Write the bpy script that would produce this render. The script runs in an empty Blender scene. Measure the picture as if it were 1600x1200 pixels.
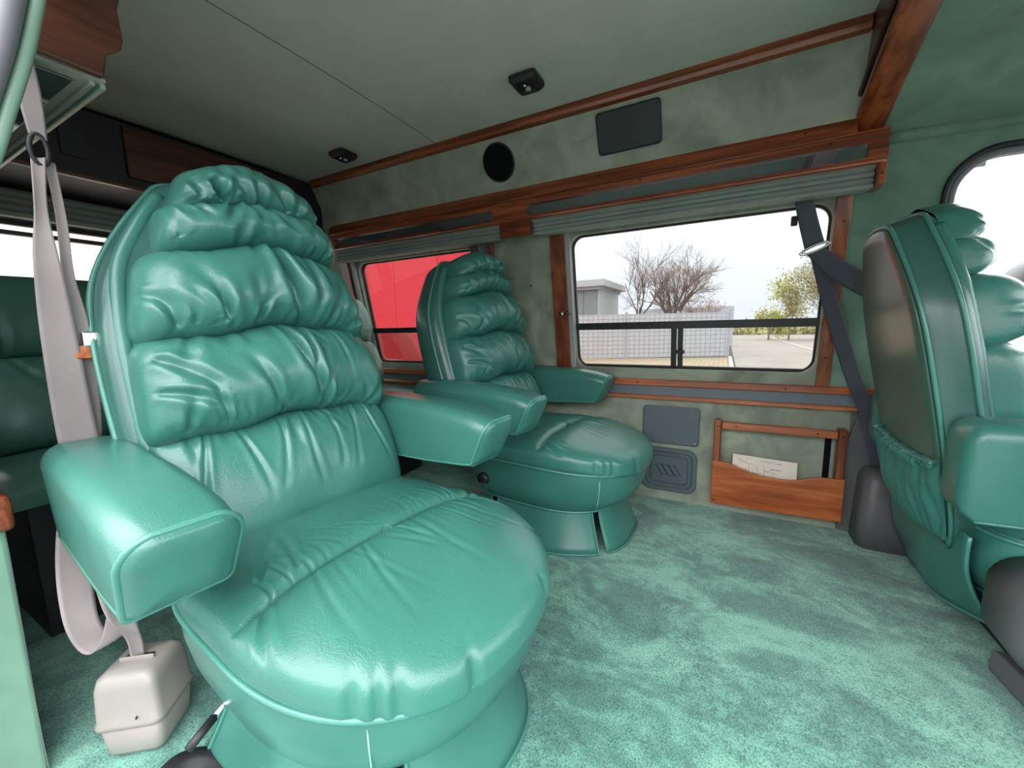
import bpy, bmesh, math, random
import numpy as np
from mathutils import Vector, Matrix

# ------------------------------------------------------------------ camera, sky, exposure
sc = bpy.context.scene
COL = sc.collection
F_PX = 625.0
CAM_H = 0.744
cam = bpy.data.cameras.new('camera')
cam_o = bpy.data.objects.new('camera', cam)
COL.objects.link(cam_o)
cam.sensor_width = 36.0
cam.lens = 36.0 * F_PX / 1600.0
cam.clip_start = 0.01
cam.clip_end = 500
RX = Vector((0.880, 0.474, -0.020)).normalized()          # image right
RD = Vector((0.049, -0.132, -0.990))                       # image down
RD = (RD - RX * RD.dot(RX)).normalized()
RF = RX.cross(-RD).normalized()                            # -view axis helper
if RF.dot(Vector((-0.472, 0.871, -0.140))) < 0:
    RF = -RF
cam_o.matrix_world = Matrix((
    (RX.x, -RD.x, -RF.x, 0.0),
    (RX.y, -RD.y, -RF.y, 0.0),
    (RX.z, -RD.z, -RF.z, CAM_H),
    (0, 0, 0, 1)))
sc.camera = cam_o

SKY_STRENGTH = 8.8
world = bpy.data.worlds.new('overcast_sky')
sc.world = world
world.use_nodes = True
nt = world.node_tree
nt.nodes.clear()
w_out = nt.nodes.new('ShaderNodeOutputWorld')
w_bg = nt.nodes.new('ShaderNodeBackground')
w_tc = nt.nodes.new('ShaderNodeTexCoord')
w_sep = nt.nodes.new('ShaderNodeSeparateXYZ')
w_ramp = nt.nodes.new('ShaderNodeValToRGB')
w_noise = nt.nodes.new('ShaderNodeTexNoise')
w_noise.inputs['Scale'].default_value = 2.2
w_noise.inputs['Detail'].default_value = 4
w_mix = nt.nodes.new('ShaderNodeMixRGB')
w_mix.blend_type = 'MULTIPLY'
w_mix.inputs['Fac'].default_value = 0.18
# overcast sky: even, a little brighter towards the zenith
w_ramp.color_ramp.elements[0].position = 0.0
w_ramp.color_ramp.elements[0].color = (0.50, 0.54, 0.58, 1)
w_ramp.color_ramp.elements[1].position = 0.70
w_ramp.color_ramp.elements[1].color = (1.0, 1.0, 1.0, 1)
nt.links.new(w_tc.outputs['Generated'], w_sep.inputs[0])
nt.links.new(w_sep.outputs['Z'], w_ramp.inputs[0])
nt.links.new(w_tc.outputs['Generated'], w_noise.inputs['Vector'])
nt.links.new(w_ramp.outputs[0], w_mix.inputs['Color1'])
nt.links.new(w_noise.outputs['Fac'], w_mix.inputs['Color2'])
nt.links.new(w_mix.outputs[0], w_bg.inputs['Color'])
w_bg.inputs['Strength'].default_value = SKY_STRENGTH
nt.links.new(w_bg.outputs[0], w_out.inputs['Surface'])

sc.view_settings.view_transform = 'Standard'
sc.view_settings.look = 'None'
sc.view_settings.gamma = 1.0
sc.view_settings.use_curve_mapping = False
sc.view_settings.exposure = 0.0

# ------------------------------------------------------------------ materials
def lin(r, g, b):
    f = lambda c: (c / 255 / 12.92) if c / 255 <= 0.04045 else ((c / 255 + 0.055) / 1.055) ** 2.4
    return (f(r), f(g), f(b), 1.0)

class NT:
    def __init__(s, name):
        s.m = bpy.data.materials.new(name)
        s.m.use_nodes = True
        s.t = s.m.node_tree
        s.t.nodes.clear()
        s.out = s.n('OutputMaterial')
    def n(s, kind, **kw):
        nd = s.t.nodes.new('ShaderNode' + kind)
        for k, v in kw.items():
            if hasattr(nd, k):
                setattr(nd, k, v)
            else:
                nd.inputs[k].default_value = v
        return nd
    def l(s, a, b):
        s.t.links.new(a, b)
    def coords(s, scale=(1, 1, 1), rot=(0, 0, 0)):
        tc = s.n('TexCoord'); mp = s.n('Mapping')
        mp.inputs['Scale'].default_value = scale
        mp.inputs['Rotation'].default_value = rot
        s.l(tc.outputs['Object'], mp.inputs['Vector'])
        return mp.outputs['Vector']
    def noise(s, vec, scale, detail=3, rough=0.5, dist=0.0):
        nd = s.n('TexNoise')
        nd.inputs['Scale'].default_value = scale
        nd.inputs['Detail'].default_value = detail
        nd.inputs['Roughness'].default_value = rough
        nd.inputs['Distortion'].default_value = dist
        s.l(vec, nd.inputs['Vector'])
        return nd.outputs['Fac']
    def ramp(s, fac, stops):
        nd = s.n('ValToRGB'); cr = nd.color_ramp
        while len(cr.elements) < len(stops):
            cr.elements.new(0.5)
        for e, (p, c) in zip(cr.elements, stops):
            e.position = p; e.color = c
        s.l(fac, nd.inputs['Fac'])
        return nd.outputs['Color']
    def bsdf(s, color=None, rough=0.5, spec=0.5, metal=0.0, **kw):
        b = s.n('BsdfPrincipled')
        b.inputs['Roughness'].default_value = rough
        b.inputs['Metallic'].default_value = metal
        b.inputs['Specular IOR Level'].default_value = spec
        for k, v in kw.items():
            b.inputs[k.replace('_', ' ')].default_value = v
        if color is not None:
            if hasattr(color, 'is_linked') or hasattr(color, 'links'):
                s.l(color, b.inputs['Base Color'])
            else:
                b.inputs['Base Color'].default_value = color
        s.l(b.outputs[0], s.out.inputs['Surface'])
        s.b = b
        return b
    def bump(s, fac, strength=0.3, dist=0.01):
        bp = s.n('Bump')
        bp.inputs['Strength'].default_value = strength
        bp.inputs['Distance'].default_value = dist
        s.l(fac, bp.inputs['Height'])
        s.l(bp.outputs['Normal'], s.b.inputs['Normal'])

def mul(c, k):
    return (min(1, c[0] * k), min(1, c[1] * k), min(1, c[2] * k), 1)

def m_leather(name, base, rough=0.36, spec=0.5, grain=420, wrinkle=0.0):
    t = NT(name)
    v = t.coords()
    n1 = t.noise(v, 7, 3)
    col = t.ramp(n1, [(0.3, mul(base, 0.88)), (0.7, mul(base, 1.1))])
    t.bsdf(col, rough, spec, Coat_Weight=0.35, Coat_Roughness=0.22)
    n2 = t.noise(v, grain, 2)
    vor = t.n('TexVoronoi'); vor.inputs['Scale'].default_value = grain * 0.9
    t.l(v, vor.inputs['Vector'])
    mx = t.n('Math', operation='ADD'); t.l(n2, mx.inputs[0]); t.l(vor.outputs['Distance'], mx.inputs[1])
    wr = t.noise(v, 16, 4, 0.55, 1.6)
    s1 = t.n('Math', operation='SUBTRACT'); t.l(wr, s1.inputs[0]); s1.inputs[1].default_value = 0.5
    s2 = t.n('Math', operation='ABSOLUTE'); t.l(s1.outputs[0], s2.inputs[0])
    s3 = t.n('Math', operation='MINIMUM'); t.l(s2.outputs[0], s3.inputs[0]); s3.inputs[1].default_value = 0.045
    b1 = t.n('Bump'); b1.inputs['Strength'].default_value = wrinkle; b1.inputs['Distance'].default_value = 0.02
    t.l(s3.outputs[0], b1.inputs['Height'])
    b2 = t.n('Bump'); b2.inputs['Strength'].default_value = 0.16; b2.inputs['Distance'].default_value = 0.0012
    t.l(mx.outputs[0], b2.inputs['Height']); t.l(b1.outputs['Normal'], b2.inputs['Normal'])
    t.l(b2.outputs['Normal'], t.b.inputs['Normal'])
    return t.m

def m_plain(name, base, rough=0.5, spec=0.5, metal=0.0, var=0.06, nscale=12, bump=0.0, bscale=200, bdist=0.001):
    t = NT(name)
    v = t.coords()
    n1 = t.noise(v, nscale, 3)
    col = t.ramp(n1, [(0.3, mul(base, 1 - var)), (0.7, mul(base, 1 + var))])
    t.bsdf(col, rough, spec, metal)
    if bump:
        t.bump(t.noise(v, bscale, 2), bump, bdist)
    return t.m

def m_suede(name, base, var=0.35, sheen=0.25):
    t = NT(name)
    v = t.coords()
    n1 = t.noise(v, 5.5, 4, 0.55, 1.2)
    col = t.ramp(n1, [(0.32, mul(base, 1 - var)), (0.5, base), (0.68, mul(base, 1 + var))])
    t.bsdf(col, 0.9, 0.15, Sheen_Weight=sheen, Sheen_Roughness=0.5)
    t.bump(t.noise(v, 500, 2), 0.2, 0.001)
    return t.m

def m_carpet(name):
    t = NT(name)
    tc = t.n('TexCoord')
    mp = t.n('Mapping'); t.l(tc.outputs['Object'], mp.inputs['Vector'])
    mp.inputs['Rotation'].default_value = (0, 0, 0.5)
    mp.inputs['Scale'].default_value = (1.0, 1.8, 1.0)
    n1 = t.noise(mp.outputs['Vector'], 3.6, 5, 0.6, 0.9)
    v = t.coords()
    n2 = t.noise(v, 300, 2, 0.7)
    n3 = t.noise(v, 26, 4, 0.65)
    a = t.n('Math', operation='MULTIPLY_ADD'); t.l(n3, a.inputs[0]); a.inputs[1].default_value = 0.34
    t.l(n1, a.inputs[2])
    b = t.n('Math', operation='MULTIPLY_ADD'); t.l(n2, b.inputs[0]); b.inputs[1].default_value = 0.34
    t.l(a.outputs[0], b.inputs[2])
    col = t.ramp(b.outputs[0], [(0.56, lin(36, 88, 80)), (0.78, lin(76, 136, 122)), (0.96, lin(124, 188, 168))])
    fib = t.ramp(n2, [(0.34, (0.42, 0.46, 0.46, 1)), (0.5, (0.95, 0.95, 0.95, 1)), (0.66, (1.0, 1.0, 1.0, 1))])
    mxc = t.n('MixRGB', blend_type='MULTIPLY'); mxc.inputs['Fac'].default_value = 1.0
    t.l(col, mxc.inputs['Color1']); t.l(fib, mxc.inputs['Color2'])
    col = mxc.outputs[0]
    t.bsdf(col, 1.0, 0.05, Sheen_Weight=0.35, Sheen_Roughness=0.6)
    t.bump(n2, 0.55, 0.004)
    return t.m

def m_wood(name, axis='x', dark=(62, 25, 12), mid=(112, 50, 24), light=(150, 80, 44), rough=0.28):
    t = NT(name)
    s = {'x': (1.3, 34, 34), 'y': (34, 1.3, 34), 'z': (34, 34, 1.3)}[axis]
    v = t.coords(s)
    n1 = t.noise(v, 1.0, 5, 0.6, 0.7)
    v2 = t.coords({'x': (0.9, 7, 7), 'y': (7, 0.9, 7), 'z': (7, 7, 0.9)}[axis])
    n2 = t.noise(v2, 1.6, 3, 0.5, 2.2)
    a = t.n('Math', operation='MULTIPLY_ADD'); t.l(n2, a.inputs[0]); a.inputs[1].default_value = 0.7
    t.l(n1, a.inputs[2])
    col = t.ramp(a.outputs[0], [(0.55, lin(*dark)), (0.8, lin(*mid)), (1.05 if False else 1.0, lin(*light))])
    t.bsdf(col, rough, 0.5, Coat_Weight=0.3, Coat_Roughness=0.15)
    t.bump(n1, 0.05, 0.001)
    return t.m

def m_glass(name, tint, refl=1.0):
    t = NT(name)
    tr = t.n('BsdfTransparent'); tr.inputs['Color'].default_value = tint
    gl = t.n('BsdfGlossy'); gl.inputs['Roughness'].default_value = 0.02
    fr = t.n('Fresnel'); fr.inputs['IOR'].default_value = 1.45
    mm = t.n('Math', operation='MULTIPLY'); mm.inputs[1].default_value = refl
    t.l(fr.outputs[0], mm.inputs[0])
    mx = t.n('MixShader')
    t.l(mm.outputs[0], mx.inputs[0]); t.l(tr.outputs[0], mx.inputs[1]); t.l(gl.outputs[0], mx.inputs[2])
    t.l(mx.outputs[0], t.out.inputs['Surface'])
    return t.m

def m_web(name, base, rough=0.7):
    t = NT(name)
    v = t.coords()
    n = t.noise(v, 900, 2)
    col = t.ramp(t.noise(v, 9, 3), [(0.3, mul(base, 0.86)), (0.7, mul(base, 1.08))])
    t.bsdf(col, rough, 0.3)
    t.bump(n, 0.35, 0.001)
    return t.m

GREEN = (0.042, 0.182, 0.146, 1)
M = dict(
    leather=m_leather('green_leather', GREEN, wrinkle=0.2),
    leather_s=m_leather('green_vinyl_smooth', (0.040, 0.172, 0.138, 1), 0.36),
    shell=m_leather('green_vinyl_shell', (0.036, 0.122, 0.100, 1), 0.32),
    backpan=m_leather('olive_green_vinyl', (0.050, 0.120, 0.088, 1), 0.33),
    piping=m_leather('green_piping', (0.056, 0.225, 0.182, 1), 0.3),
    thread=m_plain('pale_thread', lin(150, 200, 180), 0.6),
    suede=m_suede('green_grey_suede', lin(143, 152, 136), 0.28),
    suede_b=m_suede('green_grey_bulkhead_suede', lin(144, 150, 136), 0.25),
    suede_c=m_suede('cab_headliner_suede', lin(106, 134, 118), 0.22),
    headliner=m_suede('headliner_fabric', lin(190, 196, 184), 0.05, 0.1),
    velvet=m_suede('pale_green_velvet', lin(120, 160, 140), 0.1, 0.4),
    mint=m_plain('mint_paint', lin(130, 165, 145), 0.35),
    carpet=m_carpet('green_carpet'),
    wood_x=m_wood('walnut_along', 'x'),
    wood_y=m_wood('walnut_across', 'y'),
    wood_z=m_wood('walnut_upright', 'z'),
    wood_d=m_wood('dark_walnut', 'y', (40, 20, 14), (72, 36, 24), (100, 54, 36), 0.35),
    wood_h=m_wood('bright_walnut', 'x', (104, 46, 20), (156, 76, 34), (188, 108, 58), 0.3),
    black=m_plain('black_panel', (0.012, 0.012, 0.014, 1), 0.5),
    blackfab=m_plain('black_cloth', (0.006, 0.006, 0.007, 1), 0.95, 0.1),
    slate=m_plain('slate_plastic', lin(88, 101, 107), 0.5, 0.4, bump=0.35, bscale=700),
    slate_d=m_plain('dark_slate_plastic', lin(38, 46, 48), 0.5, 0.4, bump=0.35, bscale=700),
    greyplas=m_plain('grey_trim_plastic', lin(92, 92, 94), 0.42, 0.45, bump=0.2, bscale=600),
    rail=m_plain('grey_rail_inlay', lin(96, 108, 116), 0.4, 0.5),
    mirror=m_plain('smoked_mirror', lin(118, 124, 128), 0.04, 0.5, 0.75, var=0.0),
    blind=m_plain('grey_green_blind', lin(140, 150, 146), 0.8, 0.2),
    guide=m_plain('grey_guide_rail', lin(150, 150, 152), 0.5),
    rubber=m_plain('black_rubber', (0.012, 0.012, 0.013, 1), 0.5),
    seal=m_plain('grey_door_seal', lin(120, 120, 128), 0.6),
    alu=m_plain('black_aluminium', (0.018, 0.017, 0.018, 1), 0.35, 0.5),
    chrome=m_plain('chrome', (0.8, 0.8, 0.8, 1), 0.12, 0.5, 1.0, var=0.02),
    belt_w=m_web('pale_webbing', lin(138, 130, 130)),
    belt_d=m_web('charcoal_webbing', lin(70, 72, 82)),
    box=m_plain('beige_plastic', lin(142, 138, 132), 0.38, 0.5, bump=0.1, bscale=500),
    tint=m_glass('tinted_glass', (0.215, 0.22, 0.22, 1), 0.6),
    clear=m_glass('clear_glass', (0.86, 0.9, 0.88, 1), 0.6),
    paper=m_plain('paper', lin(226, 216, 204), 0.8),
    ink=m_plain('grey_ink', lin(150, 140, 135), 0.8),
    screw=m_plain('dark_screw', (0.03, 0.018, 0.012, 1), 0.4),
    lens=m_plain('lamp_lens', lin(150, 155, 155), 0.15),
    bench=m_leather('bench_leather', (0.055, 0.175, 0.135, 1), 0.42),
)

# ------------------------------------------------------------------ mesh helpers
def tag(o, label=None, cat=None, group=None, kind=None):
    if label: o['label'] = label
    if cat: o['category'] = cat
    if group: o['group'] = group
    if kind: o['kind'] = kind
    return o

def empty(name, loc=(0, 0, 0), rz=0.0):
    o = bpy.data.objects.new(name, None)
    o.empty_display_size = 0.1
    COL.objects.link(o)
    o.location = loc
    o.rotation_euler = (0, 0, rz)
    return o

def mk(name, verts, faces, mat, parent=None, smooth=True, bev=0.0, bseg=2, sub=0, solid=0.0, angle=40):
    me = bpy.data.meshes.new(name)
    me.from_pydata([tuple(map(float, v)) for v in verts], [], [tuple(map(int, f)) for f in faces])
    me.update()
    bm = bmesh.new(); bm.from_mesh(me)
    bmesh.ops.recalc_face_normals(bm, faces=bm.faces)
    bm.to_mesh(me); bm.free()
    if mat is not None:
        me.materials.append(mat)
    if smooth:
        me.polygons.foreach_set('use_smooth', [True] * len(me.polygons))
    o = bpy.data.objects.new(name, me)
    COL.objects.link(o)
    if parent is not None:
        o.parent = parent
    if solid:
        md = o.modifiers.new('thick', 'SOLIDIFY'); md.thickness = solid; md.offset = 0
    if bev:
        md = o.modifiers.new('bevel', 'BEVEL'); md.width = bev; md.segments = bseg
        md.limit_method = 'ANGLE'; md.angle_limit = math.radians(angle); md.harden_normals = True
    if sub:
        md = o.modifiers.new('sub', 'SUBSURF'); md.levels = sub; md.render_levels = sub
    return o

class G:
    def __init__(s):
        s.v = []; s.f = []
    def add(s, verts, faces):
        b = len(s.v); s.v += [tuple(p) for p in verts]; s.f += [tuple(i + b for i in f) for f in faces]
        return s
    def box(s, x0, x1, y0, y1, z0, z1):
        v = [(x0, y0, z0), (x1, y0, z0), (x1, y1, z0), (x0, y1, z0), (x0, y0, z1), (x1, y0, z1), (x1, y1, z1), (x0, y1, z1)]
        return s.add(v, [(0, 3, 2, 1), (4, 5, 6, 7), (0, 1, 5, 4), (1, 2, 6, 5), (2, 3, 7, 6), (3, 0, 4, 7)])
    def hexa(s, a, b):
        """a, b: two quads (4 points each) joined into a solid"""
        return s.add(list(a) + list(b), [(0, 3, 2, 1), (4, 5, 6, 7), (0, 1, 5, 4), (1, 2, 6, 5), (2, 3, 7, 6), (3, 0, 4, 7)])
    def loft(s, rings, caps=(True, True), closed=True):
        n = len(rings[0]); b = len(s.v)
        for r in rings: s.v += [tuple(p) for p in r]
        for i in range(len(rings) - 1):
            for j in range(n if closed else n - 1):
                k = (j + 1) % n
                s.f.append((b + i * n + j, b + i * n + k, b + (i + 1) * n + k, b + (i + 1) * n + j))
        if closed and caps[0]: s.f.append(tuple(b + j for j in range(n))[::-1])
        if closed and caps[1]: s.f.append(tuple(b + (len(rings) - 1) * n + j for j in range(n)))
        return s
    def tube(s, pts, r, seg=8, closed=False, r1=None):
        pts = [Vector(p) for p in pts]; n = len(pts); rings = []
        up = Vector((0, 0, 1)); prev = None
        for i, p in enumerate(pts):
            if closed: t = pts[(i + 1) % n] - pts[i - 1]
            else: t = pts[min(i + 1, n - 1)] - pts[max(i - 1, 0)]
            if t.length < 1e-9: t = Vector((1, 0, 0))
            t.normalize()
            a = prev if prev is not None else (up if abs(t.z) < 0.9 else Vector((1, 0, 0)))
            x = (a - t * a.dot(t))
            if x.length < 1e-6: x = t.orthogonal()
            x.normalize(); prev = x; y = t.cross(x)
            rr = r if r1 is None else r + (r1 - r) * i / max(1, n - 1)
            rings.append([p + (x * math.cos(2 * math.pi * k / seg) + y * math.sin(2 * math.pi * k / seg)) * rr for k in range(seg)])
        if closed:
            rings.append(rings[0]); return s.loft(rings, (False, False))
        return s.loft(rings)
    def prism(s, outline, vec):
        """outline: 3-D polygon, extruded by vec"""
        vec = Vector(vec)
        return s.loft([[Vector(p) for p in outline], [Vector(p) + vec for p in outline]])
    def build(s, name, mat, parent=None, **kw):
        return mk(name, s.v, s.f, mat, parent, **kw)

def box(name, mat, b, parent=None, bev=0.003, **kw):
    return G().box(*b).build(name, mat, parent, bev=bev, smooth=False, **kw)

def spline(pts, n):
    """Catmull-Rom through pts"""
    P = [np.array(p, float) for p in pts]
    P = [2 * P[0] - P[1]] + P + [2 * P[-1] - P[-2]]
    out = []
    m = len(P) - 3
    for i in range(n):
        t = i / (n - 1) * m
        k = min(int(t), m - 1); u = t - k
        a, b, c, d = P[k:k + 4]
        out.append(0.5 * ((2 * b) + (-a + c) * u + (2 * a - 5 * b + 4 * c - d) * u * u + (-a + 3 * b - 3 * c + d) * u ** 3))
    return out

def rrect(w, h, r, n=6, cx=0.0, cy=0.0):
    """rounded rectangle outline, half sizes w,h"""
    out = []
    for (sx, sy, a0) in ((1, 1, 0), (-1, 1, 90), (-1, -1, 180), (1, -1, 270)):
        for i in range(n + 1):
            a = math.radians(a0 + 90 * i / n)
            out.append((cx + sx * (w - r) + r * math.cos(a), cy + sy * (h - r) + r * math.sin(a)))
    return out

def ribbon(name, mat, pts, parent=None, width=0.047, wd=None, thick=0.0016, n=40, cup=0.0):
    """webbing strap: wd = list of width directions (or left/right edge pairs when pts are pairs)"""
    if wd is None:                       # pts is a list of (left, right)
        L = spline([p[0] for p in pts], n); R = spline([p[1] for p in pts], n)
    else:
        C = spline(pts, n); D = spline(wd, n)
        L = []; R = []
        for c, d in zip(C, D):
            d = d / (np.linalg.norm(d) + 1e-9)
            L.append(c - d * width / 2); R.append(c + d * width / 2)
    V = []; Fc = []; K = 9
    for i in range(n):
        t = L[min(i + 1, n - 1)] + R[min(i + 1, n - 1)] - L[max(i - 1, 0)] - R[max(i - 1, 0)]
        nrm = np.cross(R[i] - L[i], t); nrm = nrm / (np.linalg.norm(nrm) + 1e-9)
        for k in range(K):
            u = k / (K - 1)
            ridge = 0.0006 * math.cos(u * math.pi * 8) + cup * math.sin(u * math.pi)
            V.append(L[i] * (1 - u) + R[i] * u + nrm * ridge)
    for i in range(n - 1):
        for k in range(K - 1):
            a = i * K + k; Fc.append((a, a + 1, a + K + 1, a + K))
    return mk(name, V, Fc, mat, parent, solid=thick)

def grid_mesh(name, P, mat, parent=None, wrap_u=False, cap_center=False, solid=0.0):
    """P: array (nv, nu, 3)"""
    nv, nu, _ = P.shape
    idx = np.arange(nv * nu).reshape(nv, nu)
    if wrap_u:
        nxt = np.roll(idx, -1, axis=1)
        q = np.stack([idx[:-1], nxt[:-1], nxt[1:], idx[1:]], -1).reshape(-1, 4)
    else:
        q = np.stack([idx[:-1, :-1], idx[:-1, 1:], idx[1:, 1:], idx[1:, :-1]], -1).reshape(-1, 4)
    me = bpy.data.meshes.new(name)
    me.vertices.add(nv * nu)
    me.vertices.foreach_set('co', P.reshape(-1).astype(np.float32))
    nf = len(q)
    me.loops.add(nf * 4)
    me.loops.foreach_set('vertex_index', q.reshape(-1).astype(np.int32))
    me.polygons.add(nf)
    me.polygons.foreach_set('loop_start', (np.arange(nf) * 4).astype(np.int32))
    me.polygons.foreach_set('use_smooth', np.ones(nf, dtype=bool))
    me.update(calc_edges=True)
    me.validate()
    me.materials.append(mat)
    o = bpy.data.objects.new(name, me)
    COL.objects.link(o)
    if parent is not None: o.parent = parent
    if solid:
        md = o.modifiers.new('thick', 'SOLIDIFY'); md.thickness = solid; md.offset = 0
    return o

# ---- leather folds: creases = rows of (x, y, angle, length, width, depth)
def folds(x, y, creases):
    d = np.zeros_like(x)
    for (x0, y0, a, L, w, dep) in creases:
        ca, sa = math.cos(a), math.sin(a)
        t = (x - x0) * ca + (y - y0) * sa
        p = -(x - x0) * sa + (y - y0) * ca
        p = p + 0.12 * L * np.sin(t / L * 2.6 + x0 * 40) * 0.5
        tt = np.clip(t / L, -0.05, 1)
        amp = np.where((t > -0.05 * L) & (t < L), (1 - tt) ** 0.8 * np.clip((tt + 0.05) * 12, 0, 1), 0)
        ww = w * (0.7 + 0.9 * np.clip(tt, 0, 1))
        q = p / ww
        prof = -np.exp(-q * q) + 0.55 * np.exp(-((q - 2.0) / 1.25) ** 2) + 0.4 * np.exp(-((q + 2.0) / 1.3) ** 2)
        d += dep * amp * prof
    return d

def gathers(rng, n, xs, y0, ang, spread, Lr, wr, dr):
    out = []
    for i in range(n):
        x = rng.uniform(*xs)
        out.append((x, y0 + rng.uniform(-0.006, 0.006), ang + rng.gauss(0, spread), rng.uniform(*Lr), rng.uniform(*wr), rng.uniform(*dr)))
    return out

def pillow(name, mat, parent, xf, w0, w1, h0, h1, T, creases, nu=150, nv=80, eu=0.5, ev=0.55, corner=0.08, sag=0.0, lump=0.0, seed=0, bow=0.0, tilt=0.0, c=0.0, droop=0.12, wave=0.0):
    """puffy cushion in the plane (s, h), rising along d.  xf maps (s,h,d) arrays to seat space"""
    tu = np.linspace(-math.pi / 2, math.pi / 2, nu)
    tv = np.linspace(-math.pi / 2, math.pi / 2, nv)
    U, V = np.meshgrid(np.sin(tu), np.sin(tv))
    CU, CV = np.meshgrid(np.cos(tu), np.cos(tv))
    vv = (V + 1) / 2
    W = w0 + (w1 - w0) * vv
    W = W * (1 - corner * np.abs(V) ** 5)
    S = U * W + c
    Hh = h0 + (h1 - h0) * vv - sag * np.abs(U) ** 2.2 * (1 if True else 0) + tilt * U
    if wave:
        Hh = Hh + wave * (.007 * np.sin(S * 15 + .9) + .004 * np.sin(S * 37 + 2.0))
    Vd = np.clip(V + droop * (1 - V * V), -1, 1)
    D = T * np.clip(CU, 0, 1) ** eu * np.clip(np.sqrt(np.clip(1 - Vd * Vd, 0, 1)), 0, 1) ** ev
    rng = np.random.RandomState(seed)
    for k in range(5):
        a, b, ph, ph2 = rng.uniform(4, 11), rng.uniform(4, 12), rng.uniform(0, 6), rng.uniform(0, 6)
        D = D + lump * np.sin(a * S * 3 + ph) * np.sin(b * Hh * 3 + ph2) * np.clip(CU, 0, 1) ** 0.7 * np.clip(CV, 0, 1) ** 0.7
    edge = np.clip(CU * 4, 0, 1) * np.clip(CV * 5, 0, 1)
    D = D + folds(S, Hh, creases) * edge
    D = D - bow * (S / max(w0, w1)) ** 2
    return grid_mesh(name, np.stack(xf(S, Hh, D), -1), mat, parent)

# ================================================================== THE VAN
YW = 1.755                       # far wall at the rail
def wy(z): return YW - 0.187 * (z - 0.5)       # far wall leans in above the rail
def ny(z): return 0.135 + 0.09 * (z - 0.5)      # near wall
ZC = 1.519

# ---- floor
gx = np.linspace(-2.6, 1.7, 220); gy = np.linspace(0.06, 1.80, 110)
XX, YY = np.meshgrid(gx, gy)
ZZ = 0.002 * np.sin(XX * 9 + YY * 4) * np.sin(YY * 7)
fl = grid_mesh('floor', np.stack([XX, YY, ZZ - 0.002], -1), M['carpet'])
tag(fl, 'green cut pile carpet covering the van floor', None, kind='structure')
box('floor_slab', M['greyplas'], (-2.6, 1.7, 0.0, 1.86, -0.12, -0.012), bev=0)
tag(bpy.data.objects['floor_slab'], 'grey van floor pan under the carpet', kind='structure')
# step well edge at the sliding door
tag(box('trim_1', M['greyplas'], (-1.0, 0.5, 0.0, 0.075, -0.14, 0.006), bev=0.006), 'grey step edge below the open sliding door', kind='structure')

# ---- ceiling
gy = np.linspace(0.40, 1.50, 40); gx = np.linspace(-2.0, 0.30, 60)
XX, YY = np.meshgrid(gx, gy)
ZZ = ZC + 0.012 * (1 - ((YY - 0.95) / 0.55) ** 2)
cl = grid_mesh('ceiling', np.stack([XX, YY, ZZ], -1), M['headliner'])
tag(cl, 'grey green fabric headliner of the raised roof', kind='structure')
G().tube([(-1.13, y_, ZC + 0.012 * (1 - ((y_ - 0.95) / 0.55) ** 2) - .0002) for y_ in np.linspace(.41, 1.47, 30)], .0009, 5).build('ceiling_seam', M['slate_d'], cl)
rf = G(); rf.box(-2.6, 0.34, 0.2, 1.7, 1.58, 1.62)
tag(rf.build('roof', M['mint'], smooth=False), 'raised roof skin above the headliner', kind='structure')

# ---- far wall (left side of the van)
def panel_hole(name, mat, x0, x1, z0, z1, hole, yf, parent=None, depth=0.0, n=6, hr=0.05):
    """wall panel between x0..x1, z0..z1 on surface y=yf(z), with a rounded hole and a reveal"""
    hx0, hx1, hz0, hz1 = hole
    inner = rrect((hx1 - hx0) / 2, (hz1 - hz0) / 2, hr, n, (hx0 + hx1) / 2, (hz0 + hz1) / 2)
    outer = []
    k = 0
    cxs = [(x1, z1), (x0, z1), (x0, z0), (x1, z0)]
    cx, cz = (hx0 + hx1) / 2, (hz0 + hz1) / 2
    for q in range(4):
        for i in range(n + 1):
            px, pz = inner[q * (n + 1) + i]
            X, Z = cxs[q]
            t = i / n
            # slide along the two outer edges that meet in this corner
            if q == 0: o = (x1, hz1 + (z1 - hz1) * min(1, 2 * t) if t < .5 else z1) if t <= .5 else (x1 + (hx1 - x1) * (2 * t - 1), z1)
            elif q == 1: o = (hx0 + (x0 - hx0) * 2 * t, z1) if t <= .5 else (x0, z1 + (hz1 - z1) * (2 * t - 1))
            elif q == 2: o = (x0, hz0 + (z0 - hz0) * 2 * t) if t <= .5 else (x0 + (hx0 - x0) * (2 * t - 1), z0)
            else: o = (hx1 + (x1 - hx1) * 2 * t, z0) if t <= .5 else (x1, z0 + (hz0 - z0) * (2 * t - 1))
            outer.append(o)
    g = G()
    rings = [[(x, yf(z), z) for x, z in outer], [(x, yf(z), z) for x, z in inner]]
    if depth:
        rings.append([(x, yf(z) + depth, z) for x, z in inner])
    g.loft(rings, (False, False))
    return g.build(name, mat, parent, smooth=False), inner

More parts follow.
